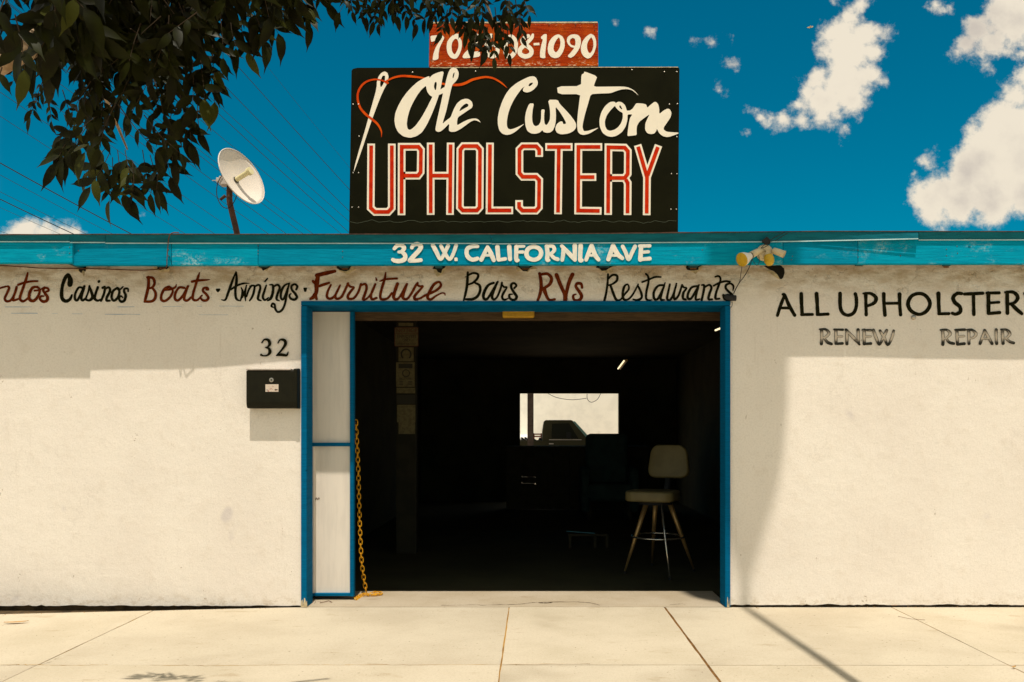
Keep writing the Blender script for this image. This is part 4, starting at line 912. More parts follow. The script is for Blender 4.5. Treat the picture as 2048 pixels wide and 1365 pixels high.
for v in bm.verts:      # taller panel, curved and tapering a little upwards
    v.co.x *= 1.0 - 0.10 * (v.co.y / 0.15); v.co.z += 0.5 * v.co.x**2 * -2
bm.transform(Matrix.Translation(Vector((1.205, 1.66, 0.965))) @ Matrix.Rotation(R(-24), 4, 'Z') @ Matrix.Rotation(R(82), 4, 'X'))
me = bpy.data.meshes.new('backrest'); bm.to_mesh(me); bm.free()
for p_ in me.polygons: p_.use_smooth = True
link('backrest', me, M['vinyl'], stool)
MB().tube([(1.18,1.60,.70),(1.20,1.65,.76),(1.205,1.67,.86)], [.03,.028,.02], 8).build('back_bracket', M['foot'], stool, smooth=True)
MB().tube([(1.06,1.45,.60),(1.06,1.45,.645)], [.15,.13], 20).build('swivel_plate', M['foot'], stool)
feet = [((1.13,1.09),'chrome',.0125),((0.79,1.41),'brass',.024),((1.41,1.52),'brass',.024),((1.09,1.86),'brass',.024)]
for (fx, fy_), mm, r_ in feet:
    t_ = sc_ + (Vector((fx, fy_, 0)) - sc_) * 0.33; t_.z = 0.615; b_ = Vector((fx, fy_, 0.02))
    m1 = t_.lerp(b_, 0.45)
    MB().tube([t_, m1, b_], [r_, r_*0.82, 0.008], 12).build('leg', M[mm], stool, smooth=True)
    MB().tube([b_, (b_.x, b_.y, 0.0)], [0.010, 0.011], 8).build('rubber_foot', M['foot'], stool)
ring = [(sc_.x + 0.005 + 0.225*math.cos(t*math.pi/16), sc_.y + 0.235*math.sin(t*math.pi/16), 0.315) for t in range(32)]
MB().tube(ring, 0.008, 8, closed=True).build('footrest_ring', M['chrome'], stool, smooth=True)

# ------------------------------------------------------------------ floodlight on the eave
M['cream'] = mat('cream_plastic', (0.66, 0.54, 0.33), 0.5, 0.15, 30)
M['amber'] = mat('amber_lens', (0.62, 0.38, 0.02), 0.4, 0.2, 30)
M['lampw'] = mat('white_lamp_glass', (0.78, 0.72, 0.62), 0.35, 0.05)
fl = empty('floodlight', tuple(P(1530, 506, -0.22)), 'cream twin-holder floodlight with one white lamp and amber sensor on the blue eave', 'floodlight')
def Z(x, y, d): return P(1440 + x/8.53, 460 + y/8.53, d)
c = Z(765, 390, -0.225)
MB().tube([c+Vector((0,0.012,0)), c, c+Vector((0,-0.012,0)), c+Vector((0,-0.018,0))], [.056,.056,.050,.036], 28).build('mounting_plate', M['cream'], fl, smooth=False)
MB().tube([c+Vector((0.002,-0.018,0.006)), c+Vector((0.002,-0.024,0.006))], [.014,.012], 14).build('screw_cap', M['cream'], fl)
for s_, (ax, ay) in (((1), (770, 365)),):
    q = Z(ax, ay, -0.25)
    MB().box((q.x-.008, q.y-.001, q.z-.0012), (q.x+.008, q.y, q.z+.0012)).build('screw_slot', M['foot'], fl)
    MB().box((q.x-.0012, q.y-.0015, q.z-.008), (q.x+.0012, q.y-.0005, q.z+.008)).build('screw_slot', M['foot'], fl)
MB().tube([Z(720,350,-0.235), Z(640,375,-0.275), Z(515,440,-0.30)], [.018,.0215,.0225], 18).build('lamp_holder', M['cream'], fl, smooth=True)
MB().tube([Z(880,350,-0.235), Z(925,352,-0.25)], [.008,.010], 10).build('knuckle', M['cream'], fl)
hold = MB(); hold.tube([Z(915,355,-0.25), Z(1000,385,-0.27), Z(1100,422,-0.285)], [.0205,.0225,.0245], 18, cap=False)
hold.tube([Z(1098,421,-0.285), Z(1000,385,-0.27)], [.022,.017], 18, cap=False); hold.build('lamp_holder', M['cream'], fl, smooth=True)
A, B = Z(520,445,-0.30), Z(368,512,-0.345); d_ = (B-A)
MB().tube([A, A+d_*0.25, A+d_*0.7, A+d_*0.96], [.021,.027,.044,.0475], 24, cap=False).build('lamp_bulb', M['lampw'], fl, smooth=True)
MB().tube([A+d_*0.96, A+d_*1.02, A+d_*1.035], [.0475,.046,.030], 24).build('lamp_face', M['amber'], fl, smooth=True)
MB().tube([A-d_*0.02, A+d_*0.03], [.0245,.0245], 20).build('gasket', M['foot'], fl)
MB().tube([Z(790,430,-0.24), Z(820,455,-0.255)], [.02,.022], 12).build('sensor_neck', M['cream'], fl)
sb = MB(); prof = [(.0,.028),(.012,.032),(.030,.034),(.050,.031),(.066,.022),(.073,.008)]
Tp = Z(825, 445, -0.262); dv = (Z(862, 640, -0.295) - Tp).normalized()
sb.tube([Tp + dv*t for t, r_ in prof], [r_ for t, r_ in prof], 18); sb.build('motion_sensor', M['amber'], fl, smooth=True)
tp = MB(); q = [Z(718,180,0), Z(805,112,0), Z(870,180,0), Z(860,235,0), Z(790,255,0), Z(722,210,0)]
yy = -0.25; tp.prism([((v.x)*(5.75/6.0), CAMH+(v.z-CAMH)*(5.75/6.0)) for v in q], yy, yy+0.014)
tp.build('wire_splice', M['foot'], fl, bevel=0.004)
wr_ = MB()
for pts in ([(770,250),(700,310)],[(850,245),(760,300),(690,320)],[(860,180),(930,130),(1010,90),(1100,40)],[(870,200),(960,180),(1060,110),(1150,60)]):
    wr_.tube([Z(a, b, -0.262) for a, b in pts], 0.0022, 5)
wr_.build('wire', M['foot'], fl)
cd = empty('hanging_cord', tuple(P(1484, 560, -0.1)), 'thin black cord hanging from the floodlight to the corner of the door frame', 'cord')
MB().tube([Vector(q) for q in catmull([tuple(Z(375,630,-0.30)), tuple(Z(350,790,-0.16)), tuple(Z(335,880,-0.09)), tuple(Z(270,1000,-0.05)), tuple(Z(228,1090,-0.03))], sub=6)], 0.0021, 5).build('strand', M['foot'], cd)
MB().tube([Vector(q) for q in catmull([tuple(Z(660,430,-0.27)), tuple(Z(668,560,-0.27)), tuple(Z(620,605,-0.26)), tuple(Z(545,500,-0.29))], sub=6)], 0.0018, 5).build('strand', M['foot'], cd)
MB().tube([Vector(q) for q in catmull([tuple(Z(550,500,-0.29)), tuple(Z(490,660,-0.22)), tuple(Z(410,800,-0.13)), tuple(Z(320,920,-0.08)), tuple(Z(235,1085,-0.03))], sub=6)], 0.0026, 5).build('strand', M['foot'], cd)
MB().tube([Vector(q) for q in catmull([tuple(Z(205,1225,-0.03)), tuple(Z(208,1280,-0.03)), tuple(Z(185,1330,-0.03)), tuple(Z(160,1335,-0.03))], sub=6)], 0.0018, 5).build('strand', M['foot'], cd)
plug = MB(); plug.tube([Z(75,1130,-0.03), Z(110,1140,-0.032), Z(200,1165,-0.035), Z(272,1165,-0.035)], [.012,.022,.021,.020], 12)
tag(plug.build('junction_box', M['foot'], smooth=True), 'lumpy black cord connector at the upper right corner of the blue door frame', 'connector')

# ------------------------------------------------------------------ satellite dish
M['dish'] = mat('dish_white', (0.74, 0.66, 0.57), 0.5, 0.06, 6)
M['feed'] = mat('feed_cream', (0.72, 0.64, 0.36), 0.45, 0.1, 20)
M['mast'] = mat('mast_brown', (0.10, 0.045, 0.025), 0.7, 0.5, 10, bump=0.002)
dd = 0.9; dish = empty('satellite_dish', tuple(P(468, 480, dd)), 'round white dish antenna on a leaning brown mast above the roof', 'antenna')
def Zd(x, y, d=dd): return P(380 + x/6.203, 250 + y/6.203, d)
s7 = F/(6+dd)
n_ = Vector((0.855, -0.39, 0.345)).normalized()
# rim ellipse: fit centre and axes to the view, the plane facing right, down and towards the street
cc = Zd(645, 638); rad = 59/s7
upv = (Vector((0,0,1)) - n_*n_.z).normalized(); sdv = n_.cross(upv)
def dp(r, a, dep): return cc + (upv*math.cos(a) + sdv*math.sin(a))*r + n_*dep
vs = []; fs = []; NR, NA = 10, 48
for i in range(NR+1):
    r_ = rad*i/NR; dep = -0.30*rad*(1-(i/NR)**2)
    for k in range(NA): vs.append(dp(r_, 2*math.pi*k/NA, dep))
nf = len(vs)
for i in range(NR+1):
    r_ = rad*i/NR; dep = -0.30*rad*(1-(i/NR)**2) - 0.006
    for k in range(NA): vs.append(dp(r_+(0.002 if i == NR else 0), 2*math.pi*k/NA, dep))
for i in range(NR):
    for k in range(NA):
        l = (k+1) % NA
        fs.append((i*NA+k, i*NA+l, (i+1)*NA+l, (i+1)*NA+k)); fs.append((nf+i*NA+k, nf+(i+1)*NA+k, nf+(i+1)*NA+l, nf+i*NA+l))
for k in range(NA):
    l = (k+1) % NA; fs.append((NR*NA+k, NR*NA+l, nf+NR*NA+l, nf+NR*NA+k))
MB().add(vs, fs).build('reflector', M['dish'], dish, smooth=True)
MB().tube([dp(rad, 2*math.pi*k/48, 0) for k in range(48)], 0.0035, 6, closed=True).build('rim', M['dish'], dish, smooth=True)
f0 = cc - n_*rad*0.29; f1 = cc + n_*rad*0.30
MB().tube([f0, f1], [.020,.021], 18).build('feed_tube', M['feed'], dish, smooth=False)
MB().tube([f1, f1+n_*.028], [.031,.031], 22).build('feed_cap', M['feed'], dish)
MB().tube([f0+n_*.004, f0+n_*.010], [.027,.024], 16).build('feed_collar', M['foot'], dish)
mast = [P(473, 520, dd), P(468, 468, dd), P(457, 420, dd), P(452, 395, dd), P(452.5, 368, dd)]
mast = [Vector((m.x, m.y+0.08, m.z)) for m in mast]
MB().tube([Vector(q) for q in catmull([tuple(m) for m in mast], sub=5)], 0.0245, 12).build('mast', M['mast'], dish, smooth=True)
bk = MB(); q0 = Zd(420, 700, dd+.06); bk.box(q0-Vector((.03,.03,.035)), q0+Vector((.05,.05,.035))); q1 = Zd(365, 690, dd+.06); bk.box(q1-Vector((.022,.02,.018)), q1+Vector((.03,.02,.018)))
bk.build('bracket', M['galv'], dish, bevel=0.004)
bt = MB(); bt.tube([Zd(275,692,dd+.06), Zd(345,690,dd+.06)], 0.0035, 6); bt.build('bolt', M['galv'], dish)
bt = MB(); bt.tube([Zd(375,930,dd+.03), Zd(440,880,dd+.03)], [.012,.014], 8); bt.tube([Zd(470,900,dd+.03), Zd(505,950,dd+.03)], [.012,.010], 8); bt.build('pipe_clamp', M['mast'], dish)
loop = [(400,620),(345,720),(330,830),(345,920),(390,1000),(450,1035),(510,1010),(560,930),(580,870)]
MB().tube([Vector(q) for q in catmull([tuple(Zd(a, b, dd+.02)) for a, b in loop], sub=6)], 0.0036, 6).build('coax_cable', M['foot'], dish, smooth=True)

# ------------------------------------------------------------------ overhead wires
M['wire'] = mat('wire_black', (0.02, 0.02, 0.018), 0.6)
WI = [((436,77),(698,374),1.2,''),((488,64),(700,332),.55,''),((419.5,130),(697,417),1.2,''),((399,165),(698,439),.9,''),((398,180),(697,460),1.2,''),
 ((404,232),(691,470),.9,''),((383,278),(635,470),.9,''),((380,286),(615,470),1.0,''),((296,255),(581.5,470),1.1,''),((0,69),(544,470),1.0,''),
 ((10,131),(486,470),.9,''),((0,174),(438,470),1.0,''),((0,222),(380,470),.9,''),
 ((0,316),(273,469),2.6,''),((0,340),(232,467),.9,''),((0,374),(187,470),.9,''),((0,389),(158,468),2.4,''),((0,406),(130,467),.7,''),((5,457),(30,467),.6,'')]
WL = ['thin wire passing highest and farthest right but one, ending behind the sign edge', 'faintest hair-thin wire, uppermost and rightmost of all, ending behind the sign',
 'third overhead wire from the top right, meeting the left edge of the black sign', 'thin wire meeting the sign edge next below the third one from the top', 'thin wire meeting the lower left corner area of the black sign',
 'thin wire reaching the roof edge right at the foot of the black sign', 'thin wire meeting the roof edge a little left of the sign foot', 'thin wire meeting the roof edge well left of the sign, passing right of the dish',
 'thin wire touching the roof line midway between the dish mast and the sign', 'thin wire meeting the roof edge to the right of the dish mast', 'thin wire coming down behind the dish mast foot', 'thin wire meeting the roof just left of the dish mast',
 'thin wire meeting the roof farther left of the dish mast, below the leaves', '', 'thin wire between the two thick cables, nearer the upper one', 'thin wire between the two thick cables, nearer the lower one', '',
 'thin wire under the lower thick cable, crossing the white cloud', 'shortest thin wire at the far left, low over the cloud']
for k, ((ax, ay), (bx, by), w_, _) in enumerate(WI):
    sl = (by-ay)/(bx-ax)
    a_x = ax - 420; a_y = ay - 420*sl*0.985; b_x = bx + 110; b_y = by + 110*sl*0.985
    A = P(a_x, a_y, 9.0); B = P(b_x, b_y, 17.0); pts = []
    for i in range(25):
        t = i/24; p_ = A.lerp(B, t); p_.z -= 0.10*4*t*(1-t); pts.append(p_)
    rr = w_*(0.0056 if w_ < 2 else 0.0044)
    if w_ > 2: lb = 'thick black overhead cable, ' + ('upper' if k == 13 else 'lower') + ' of the two thick ones left of the dish'
    else: lb = WL[k]
    o = MB().tube(pts, rr, 5).build('overhead_wire', M['wire'], smooth=True)
    tag(o, lb, 'wire', 'thin overhead wires slanting behind the roof' if w_ < 2 else 'thick overhead cables')

# ------------------------------------------------------------------ inside the workshop
M['paper'] = mat('notice_paper', (0.21, 0.17, 0.075), 0.8, 0.3, 30)
M['ink'] = mat('notice_ink', (0.05, 0.045, 0.03), 0.8)
M['inkr'] = mat('notice_red', (0.16, 0.05, 0.03), 0.8)
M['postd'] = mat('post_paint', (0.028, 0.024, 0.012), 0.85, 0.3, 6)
py0 = 2.6; spx = F/(6+py0)
def I(px, py, y=py0): return P(px, py, y)
pst = empty('notice_post', tuple(Vector((I(812,900).x, py0, 0))), 'dark post papered with old notices just inside the doorway', 'post')
a, b = I(792, 600), I(832, 870)
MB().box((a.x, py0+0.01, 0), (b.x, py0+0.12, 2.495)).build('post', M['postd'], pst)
def board(px0, py0_, px1, py1, nm, m, dy=0.004):
    a, b = I(px0, py0_), I(px1, py1)
    return MB().box((a.x, py0+0.008-dy, b.z), (b.x, py0+0.009, a.z)).build(nm, M[m], pst)
def txt(s, px, py, h, m, par, dy=0.006, w=None):
    cu = bpy.data.curves.new('t', 'FONT'); cu.body = s; cu.align_x = 'CENTER'; cu.align_y = 'CENTER'; cu.size = 1.0
    ob_ = bpy.data.objects.new('t', cu); COL.objects.link(ob_); bpy.context.view_layer.update()
    me = bpy.data.meshes.new_from_object(ob_.evaluated_get(bpy.context.evaluated_depsgraph_get()))
    bpy.data.objects.remove(ob_)
    xs_ = [v.co.x for v in me.vertices]; wd = max(xs_) - min(xs_); sx = (w/spx/wd) if w else h/spx*1.35; sz = h/spx*1.35
    c = I(px, py)
    for v in me.vertices: v.co = Vector((c.x + v.co.x*sx, py0+0.008-dy, c.z + v.co.y*sz))
    me.name = 'lettering'; return link('lettering', me, M[m], par)
board(797, 646, 826, 652.5, 'tape', 'paper')
nb = board(789, 655, 836.5, 693, 'notice', 'paper'); nb['label'] = 'notice reading NOTICE EMPLOYEES ONLY'
fr = MB()
for (u0, v0, u1, v1) in ((789,655,836.5,656),(789,692,836.5,693),(789,656,790,692),(835.5,656,836.5,692),(790,667.5,835.5,668.5)):
    a, b = I(u0, v0), I(u1, v1); fr.box((a.x, py0+0.0025, b.z), (b.x, py0+0.0035, a.z))
fr.build('border', M['inkr'], nb)
txt('NOTICE', 813, 661.5, 8.5, 'inkr', nb, w=42); txt('EMPLOYEES', 813, 674, 6.5, 'ink', nb, w=38); txt('ONLY', 813, 681, 6, 'ink', nb, w=16); txt('BEYOND THIS POINT', 813, 688.5, 3.5, 'ink', nb, w=38)
hb = board(797, 695, 827, 723, 'notice', 'paper'); hb['label'] = 'paper with a dark horseshoe ring'
ringp = [tuple(I(812 + 9.5*math.cos(R(t)), 709 - 10*math.sin(R(t)))) for t in range(-50, 231, 14)]
MB().tube([Vector((x, py0+0.002, z)) for x, y, z in ringp], 0.008, 6).build('horseshoe', M['ink'], hb)
rb = board(792, 725, 829, 774, 'notice', 'paper'); rb['label'] = 'notice with a round emblem'
a, b = I(797, 728), I(825, 737); MB().box((a.x, py0+0.002, b.z), (b.x, py0+0.0035, a.z)).build('heading_band', M['ink'], rb)
ringp = [Vector((I(812 + 7*math.cos(R(t)), 747).x, py0+0.002, I(812, 747 - 7*math.sin(R(t))).z)) for t in range(0, 360, 24)]
MB().tube(ringp, 0.0045, 6, closed=True).build('round_emblem', M['ink'], rb)
txt('FACE MASKS', 812, 758, 4.5, 'ink', rb, w=26)
lb = MB(); rnd = random.Random(4)
for r_ in range(3):
    for cx_ in (803, 821): 
        a, b = I(cx_-4-rnd.random(), 763+r_*3), I(cx_+3+rnd.random(), 764.2+r_*3); lb.box((a.x, py0+0.002, b.z), (b.x, py0+0.0035, a.z))
lb.build('small_print', M['ink'], rb)
board(793, 776, 830, 787, 'notice', 'paper'); s9 = board(793, 790, 830, 808, 'notice', 'ink'); s9['label'] = 'dark sticker'
board(794, 810, 830.5, 845, 'paper_sheet', 'paper'); board(797, 845, 830, 868.5, 'paper_sheet', 'paper')

# amber lamp cover on the lintel
am = MB(); a, b = P(1005, 620, .34), P(1069, 637, .34)
bmx = am.box((a.x, 0.300, b.z), (b.x, 0.343, a.z+.02)).build('lamp_cover', mat('amber_plastic', (0.50, 0.27, 0.015), 0.5, 0.2, 20), bevel=0.012)
tag(bmx, 'amber plastic light cover under the door header', 'light')
# fluorescent strip hung in the workshop, lit
tube_m, gg, bb = new_mat('lit_tube'); bb.inputs['Base Color'].default_value = (0.8, 0.75, 0.6, 1); bb.inputs['Emission Color'].default_value = (1, 0.83, 0.5, 1); bb.inputs['Emission Strength'].default_value = 1.4
ft = empty('strip_light', tuple(P(1243, 728, 4.6)), 'small lit strip light high in the dark workshop above the rear opening', 'light')
A, B = P(1236, 738, 5.2), P(1248, 722, 4.3)
MB().tube([A, B], 0.0085, 8).build('tube', tube_m, ft)
MB().tube([A+Vector((.03,0,.005)), B+Vector((.03,0,.005))], 0.018, 6).build('fitting', M['brass'], ft)
b2 = MB().tube([P(1431, 661, 3.0), P(1441, 657, 2.5)], 0.010, 8).build('strip_light', tube_m)
tag(b2, 'tiny lit lamp at the right edge of the doorway, near the jamb', 'light')
# faint picture frames and shelf on the partition
M['shelf'] = mat('old_shelf', (0.05, 0.038, 0.018), 0.85, 0.3, 10)
# workbench across the rear opening
bx0, bx1 = P(1010,0,7.2).x, P(1300,0,7.2).x; bt_ = P(0, 893, 7.2).z
bench = empty('workbench', ((bx0+bx1)/2, 7.4, 0), 'dark wooden workbench standing across the rear opening', 'workbench')
MB().box((bx0, 7.2, bt_-0.05), (bx1, 7.8, bt_)).build('bench_top', M['shelf'], bench, bevel=0.005)
nb_ = 9
gapz = (P(0, 955, 7.22).z, P(0, 968, 7.22).z)
for k in range(nb_):
    a = bx0 + 0.02 + (bx1-bx0-0.04)*k/nb_; b = bx0 + 0.02 + (bx1-bx0-0.04)*(k+1)/nb_ - 0.006
    if k in (1,):   # broken board lets two slots of the bright yard show
        MB().box((a, 7.22, gapz[0]+0.008), (b, 7.24, bt_-0.052)).build('front_board', M['shelf'], bench)
        MB().box((a, 7.22, gapz[1]+0.008), (b, 7.24, gapz[0]-0.008)).build('front_board', M['shelf'], bench)
        MB().box((a, 7.22, 0.02), (b, 7.24, gapz[1]-0.008)).build('front_board', M['shelf'], bench)
    else: MB().box((a, 7.22, 0.02), (b, 7.24, bt_-0.052)).build('front_board', M['shelf'], bench)
MB().box((P(1071,0,7.5).x, 7.50, 0.02), (bx1-.02, 7.52, bt_-.052)).build('back_panel', M['shelf'], bench)
MB().box((bx0+.02, 7.50, 0.02), (P(1070,0,7.5).x, 7.52, gapz[1]-.012)).build('back_panel', M['shelf'], bench)
MB().box((bx0+.02, 7.50, gapz[1]+.012), (P(1070,0,7.5).x, 7.52, gapz[0]-.012)).build('back_panel', M['shelf'], bench)
MB().box((bx0+.02, 7.50, gapz[0]+0.012), (P(1070,0,7.5).x, 7.52, bt_-.052)).build('back_panel', M['shelf'], bench)
for x in (bx0+.03, bx1-.09): 
    for y in (7.26, 7.7): MB().box((x, y, 0), (x+.06, y+.06, bt_-.052)).build('leg', M['shelf'], bench)
# dark teal armchair seen against the opening
M['teal'] = mat('teal_upholstery', (0.030, 0.060, 0.050), 0.8, 0.3, 8, bump=0.002)
yc = 6.0; ach = empty('armchair', (P(1215,0,yc).x, yc+.3, 0), 'dark teal upholstered armchair with rounded back in front of the rear opening', 'armchair')
ax0, ax1 = P(1175,0,yc).x, P(1262,0,yc).x; zt_ = P(0,868,yc).z
def pad(a, b, bev, nm):
    mb = MB().box(a, b); return mb.build(nm, M['teal'], ach, smooth=True, bevel=bev)
pad((ax0, yc+.35, .35), (ax1, yc+.55, zt_), .07, 'backrest'); pad((ax0-.02, yc-.15, .25), (ax1+.02, yc+.34, .5), .05, 'seat')
pad((ax0-.10, yc-.15, .1), (ax0+.03, yc+.45, .72), .05, 'armrest'); pad((ax1-.03, yc-.15, .1), (ax1+.10, yc+.45, .72), .05, 'armrest')
for x in (ax0, ax1-.05):
    for y in (yc-.08, yc+.42): MB().box((x, y, 0), (x+.05, y+.05, .26)).build('leg', M['shelf'], ach)
tb = MB(); a, b = P(1133,1063,3.0), P(1190,1067,3.0)
tb.tube([a, b], 0.006, 6); rodm = mat('blue_rod_paint', (0.05, 0.20, 0.25), 0.4)
tag(tb.build('metal_rod', rodm), 'thin pale blue rod lying across two trestles in the dark', 'rod')
tr = empty('trestle', (P(1162,0,3.0).x, 3.0, 0), 'low dark trestle carrying a thin blue rod deep inside the doorway', 'trestle')
for px in (1140, 1190, 1214):
    q = P(px, 1070, 3.0); MB().box((q.x-.015, 3.0, 0), (q.x+.015, 3.05, q.z-.008)).build('leg', M['shelf'], tr)
a, b = P(1136,1068,3.0), P(1216,1070,3.0); MB().box((a.x, 3.0, a.z-.025), (b.x, 3.05, a.z-.004)).build('rail', M['shelf'], tr)

# ------------------------------------------------------------------ the yard behind
M['backwall'] = mat('yard_wall_white', (0.90, 0.84, 0.72), 0.9, 0.1, 2, bump=0.004, bs=30)
bw = MB().box((-1.9, 27.0, -0.14), (14, 27.2, 3.6)).build('yard_wall', M['backwall'])
tag(bw, 'bright cream wall across the yard behind the workshop', 'wall')
M['postg'] = mat('steel_post', (0.09, 0.06, 0.045), 0.6, 0.5, 5)
cp_ = empty('carport', (1.0, 19.5, -0.14), 'open carport roof on steel posts shading the pickup in the rear yard', 'carport')
pxm = P(1061, 0, 17.5).x
MB().box((pxm-0.085, 17.5, -0.14), (pxm+0.085, 17.65, 3.1)).build('post', M['postg'], cp_)
MB().box((6.0, 17.5, -0.14), (6.2, 17.7, 3.1)).build('post', M['postg'], cp_)
MB().box((pxm-0.1, 22.6, -0.14), (pxm+0.03, 22.75, 3.1)).build('post', M['postg'], cp_)
MB().box((6.0, 22.6, -0.14), (6.2, 22.8, 3.1)).build('post', M['postg'], cp_)
MB().box((-0.4, 15.2, 3.1), (6.6, 22.9, 3.22)).build('roof_sheet', M['postg'], cp_)
# pickup
M['truck'] = mat('olive_truck_paint', (0.045, 0.040, 0.018), 0.5, 0.2, 3, spec=0.15)
M['glass'] = mat('dark_window_glass', (0.012, 0.013, 0.008), 0.4, 0, spec=0.1)
M['tyre'] = mat('tyre_rubber', (0.015, 0.015, 0.014), 0.9)
yt = 20.0; st_ = F/(6+yt)
trk = empty('pickup_truck', (P(1130,0,yt).x, yt+.85, -0.14), 'old olive pickup truck parked in the rear yard seen through the workshop', 'pickup')
def T(px, py): v = P(px, py, yt); return (v.x, v.z)
xl = T(1020,0)[0]-.35; xr = T(1178,0)[0]+1.45
cab = [T(1084,884), T(1085,862), T(1088,843), T(1091,840.5), T(1143,840.5), T(1147,843), T(1178,877), T(1178,884)]
MB().prism(cab, yt+0.03, yt+1.62).build('cab', M['truck'], trk, bevel=0.03)
zc = -0.14
def arch(cx_, r_, n=9): return [(cx_ + r_*math.cos(math.pi - math.pi*k/(n-1)), 0.18 + r_*math.sin(math.pi - math.pi*k/(n-1))) for k in range(n)]
body = [(xl, T(0,883)[1]), (xl, 0.28)] + [(xl+.45, .25)] + arch(xl+.85, .38) + [(xl+1.3, .24), (xr-1.25, .24)] + arch(xr-.85, .38) + [(xr-.4, .24), (xr, .3), (xr, .80), (xr-.05, .90), (T(1179,0)[0], T(0,880)[1]), (T(1083,0)[0], T(0,882.5)[1])]
MB().prism(body, yt, yt+1.68).build('body', M['truck'], trk, bevel=0.02)
win = [T(1103,877.5), T(1104,848), T(1138,847), T(1157,877.5)]
MB().prism(win, yt+0.022, yt+0.05).build('side_window', M['glass'], trk)
MB().prism([T(1098,880.6), T(1098,879.2), T(1163,879.2), T(1163,880.6)], yt-0.012, yt+0.02).build('window_trim', M['galv'], trk)
ws = MB(); a1, a2 = T(1148.5,844), T(1177,876.5); ws.add([(a1[0]+.01, yt+.12, a1[1]), (a2[0]+.01, yt+.06, a2[1]), (a2[0]+.01, yt+1.6, a2[1]), (a1[0]+.01, yt+1.53, a1[1]), (a1[0]-.03, yt+.12, a1[1]), (a2[0]-.03, yt+.06, a2[1]), (a2[0]-.03, yt+1.6, a2[1]), (a1[0]-.03, yt+1.53, a1[1])], [(0,1,2,3),(7,6,5,4),(0,4,5,1),(1,5,6,2),(2,6,7,3),(3,7,4,0)])
ws.build('windscreen', mat('windscreen_glass', (0.10, 0.22, 0.20), 0.1, spec=0.6), trk)
MB().prism([T(1145,843.2), T(1150,843.2), T(1180.5,876.5), T(1174,877)], yt+0.0, yt+0.028).build('windscreen_glint', mat('windscreen_glint_tint', (0.16, 0.30, 0.27), 0.3, spec=0.3), trk)  # added strip; the windscreen's light streak is put into its pale colour
mr = MB(); q = T(1137, 871); mr.box((q[0]-.07, yt-.17, q[1]-.10), (q[0]+.07, yt-.12, q[1]+.10)).box((q[0]-.02, yt-.14, q[1]-.12), (q[0]+.02, yt-.001, q[1]-.09)); mr.build('door_mirror', M['tyre'], trk, bevel=.01)
q = T(1098, 888); MB().box((q[0], yt-.02, q[1]-.015), (q[0]+.14, yt-.002, q[1]+.015)).build('door_handle', M['galv'], trk)
for k, cx_ in enumerate((xl+.85, xr-.85)):
    for y in (yt+.02, yt+1.46):
        wh = MB().tube([(cx_, y, .18), (cx_, y+.2, .18)], .32, 24).build('wheel', M['tyre'], trk)
        MB().tube([(cx_, y-.004, .18), (cx_, y+.01, .18)], .18, 18).build('rim', M['galv'], wh)
MB().box((xl+.02, yt+.06, T(0,883)[1]+.001), (T(1082,0)[0], yt+.09, T(0,880.5)[1])).build('bed_rail', M['truck'], trk)
lo = MB(); rnd = random.Random(3)
for k in range(7):
    x = T(1044,0)[0] + k*.09; lo.tube([(x, yt+.4, .8), (x+rnd.uniform(-.05,.1), yt+.5, T(0,878)[1]+rnd.uniform(-.04,.07)), (x+.2, yt+.6, .85)], .03, 6)
tag(lo.build('scrap_load', M['tyre']), 'heap of dark scrap piled in the bed of the olive pickup', 'scrap')
# red rack
rk = empty('red_rack', (P(1075,0,22.9).x, 23.2, -0.14), 'low red metal rack behind the pickup in the rear yard', 'rack')
M['redp'] = mat('red_rack_paint', (0.42, 0.05, 0.015), 0.6)
for pz in (867.5, 872): 
    a, b = P(1066, pz, 23), P(1084, pz+2.6, 23); MB().box((a.x, 23, b.z), (b.x, 23.05, a.z)).build('rail', M['redp'], rk)
for px in (1067.5, 1083): 
    a = P(px, 0, 23); MB().box((a.x-.03, 23, -.14), (a.x+.03, 23.06, P(0,867,23).z)).build('upright', M['redp'], rk)
# pale van and building at far left of the opening
M['vanw'] = mat('van_white', (0.78, 0.76, 0.70), 0.4)
van = empty('white_van', (-1.6, 25, -.14), 'white van at the left edge of the rear opening, behind the steel post', 'van')
vx = P(1056, 0, 24).x
MB().prismx([(24.0,.2),(24.0,1.0),(24.05,1.07),(24.2,1.10),(28,1.10),(28,.2)], vx-1.9, vx).build('van_body', M['vanw'], van, bevel=.04)
MB().box((vx-1.9, 23.985, .6), (P(1041,0,24).x, 24.0-.002, .95)).build('window', M['glass'], van)
for x in (vx-1.6, vx-.3): MB().tube([(x, 24.05, .12), (x, 24.25, .12)], .26, 18).build('wheel', M['tyre'], van)
fb = empty('neighbour_house', (-4, 33, -.14), 'pale house with a dark eave band beyond the white van', 'house')
MB().box((-9, 33, -.14), (0.3, 38, 3.2)).build('wall', M['vanw'], fb)
a, b = P(1000, 836.5, 32.9), P(1056, 832, 32.9)
MB().box((-9, 32.9, P(0,822.5,33).z-.0), (.3, 32.99, P(0,817.5,33).z)).build('window_band', mat('dark_teal_trim', (0.02, 0.09, 0.08), .6), fb)
MB().box((-9, 32.9, P(0,838,33).z), (.3, 32.99, P(0,831,33).z)).build('hedge_band', mat('hedge_dark', (0.05, 0.07, 0.02), .9, .4, 5), fb)
MB().box((-9.2, 32.6, 3.2), (.5, 38.2, 3.4)).build('roof', M['roof'], fb)
yw = MB()
yw.tube([Vector(q) for q in catmull([tuple(P(1095,787,26.5)), tuple(P(1115,796,26.5)), tuple(P(1145,800,26.5)), tuple(P(1173,797,26.5))], sub=6)], .012, 5)
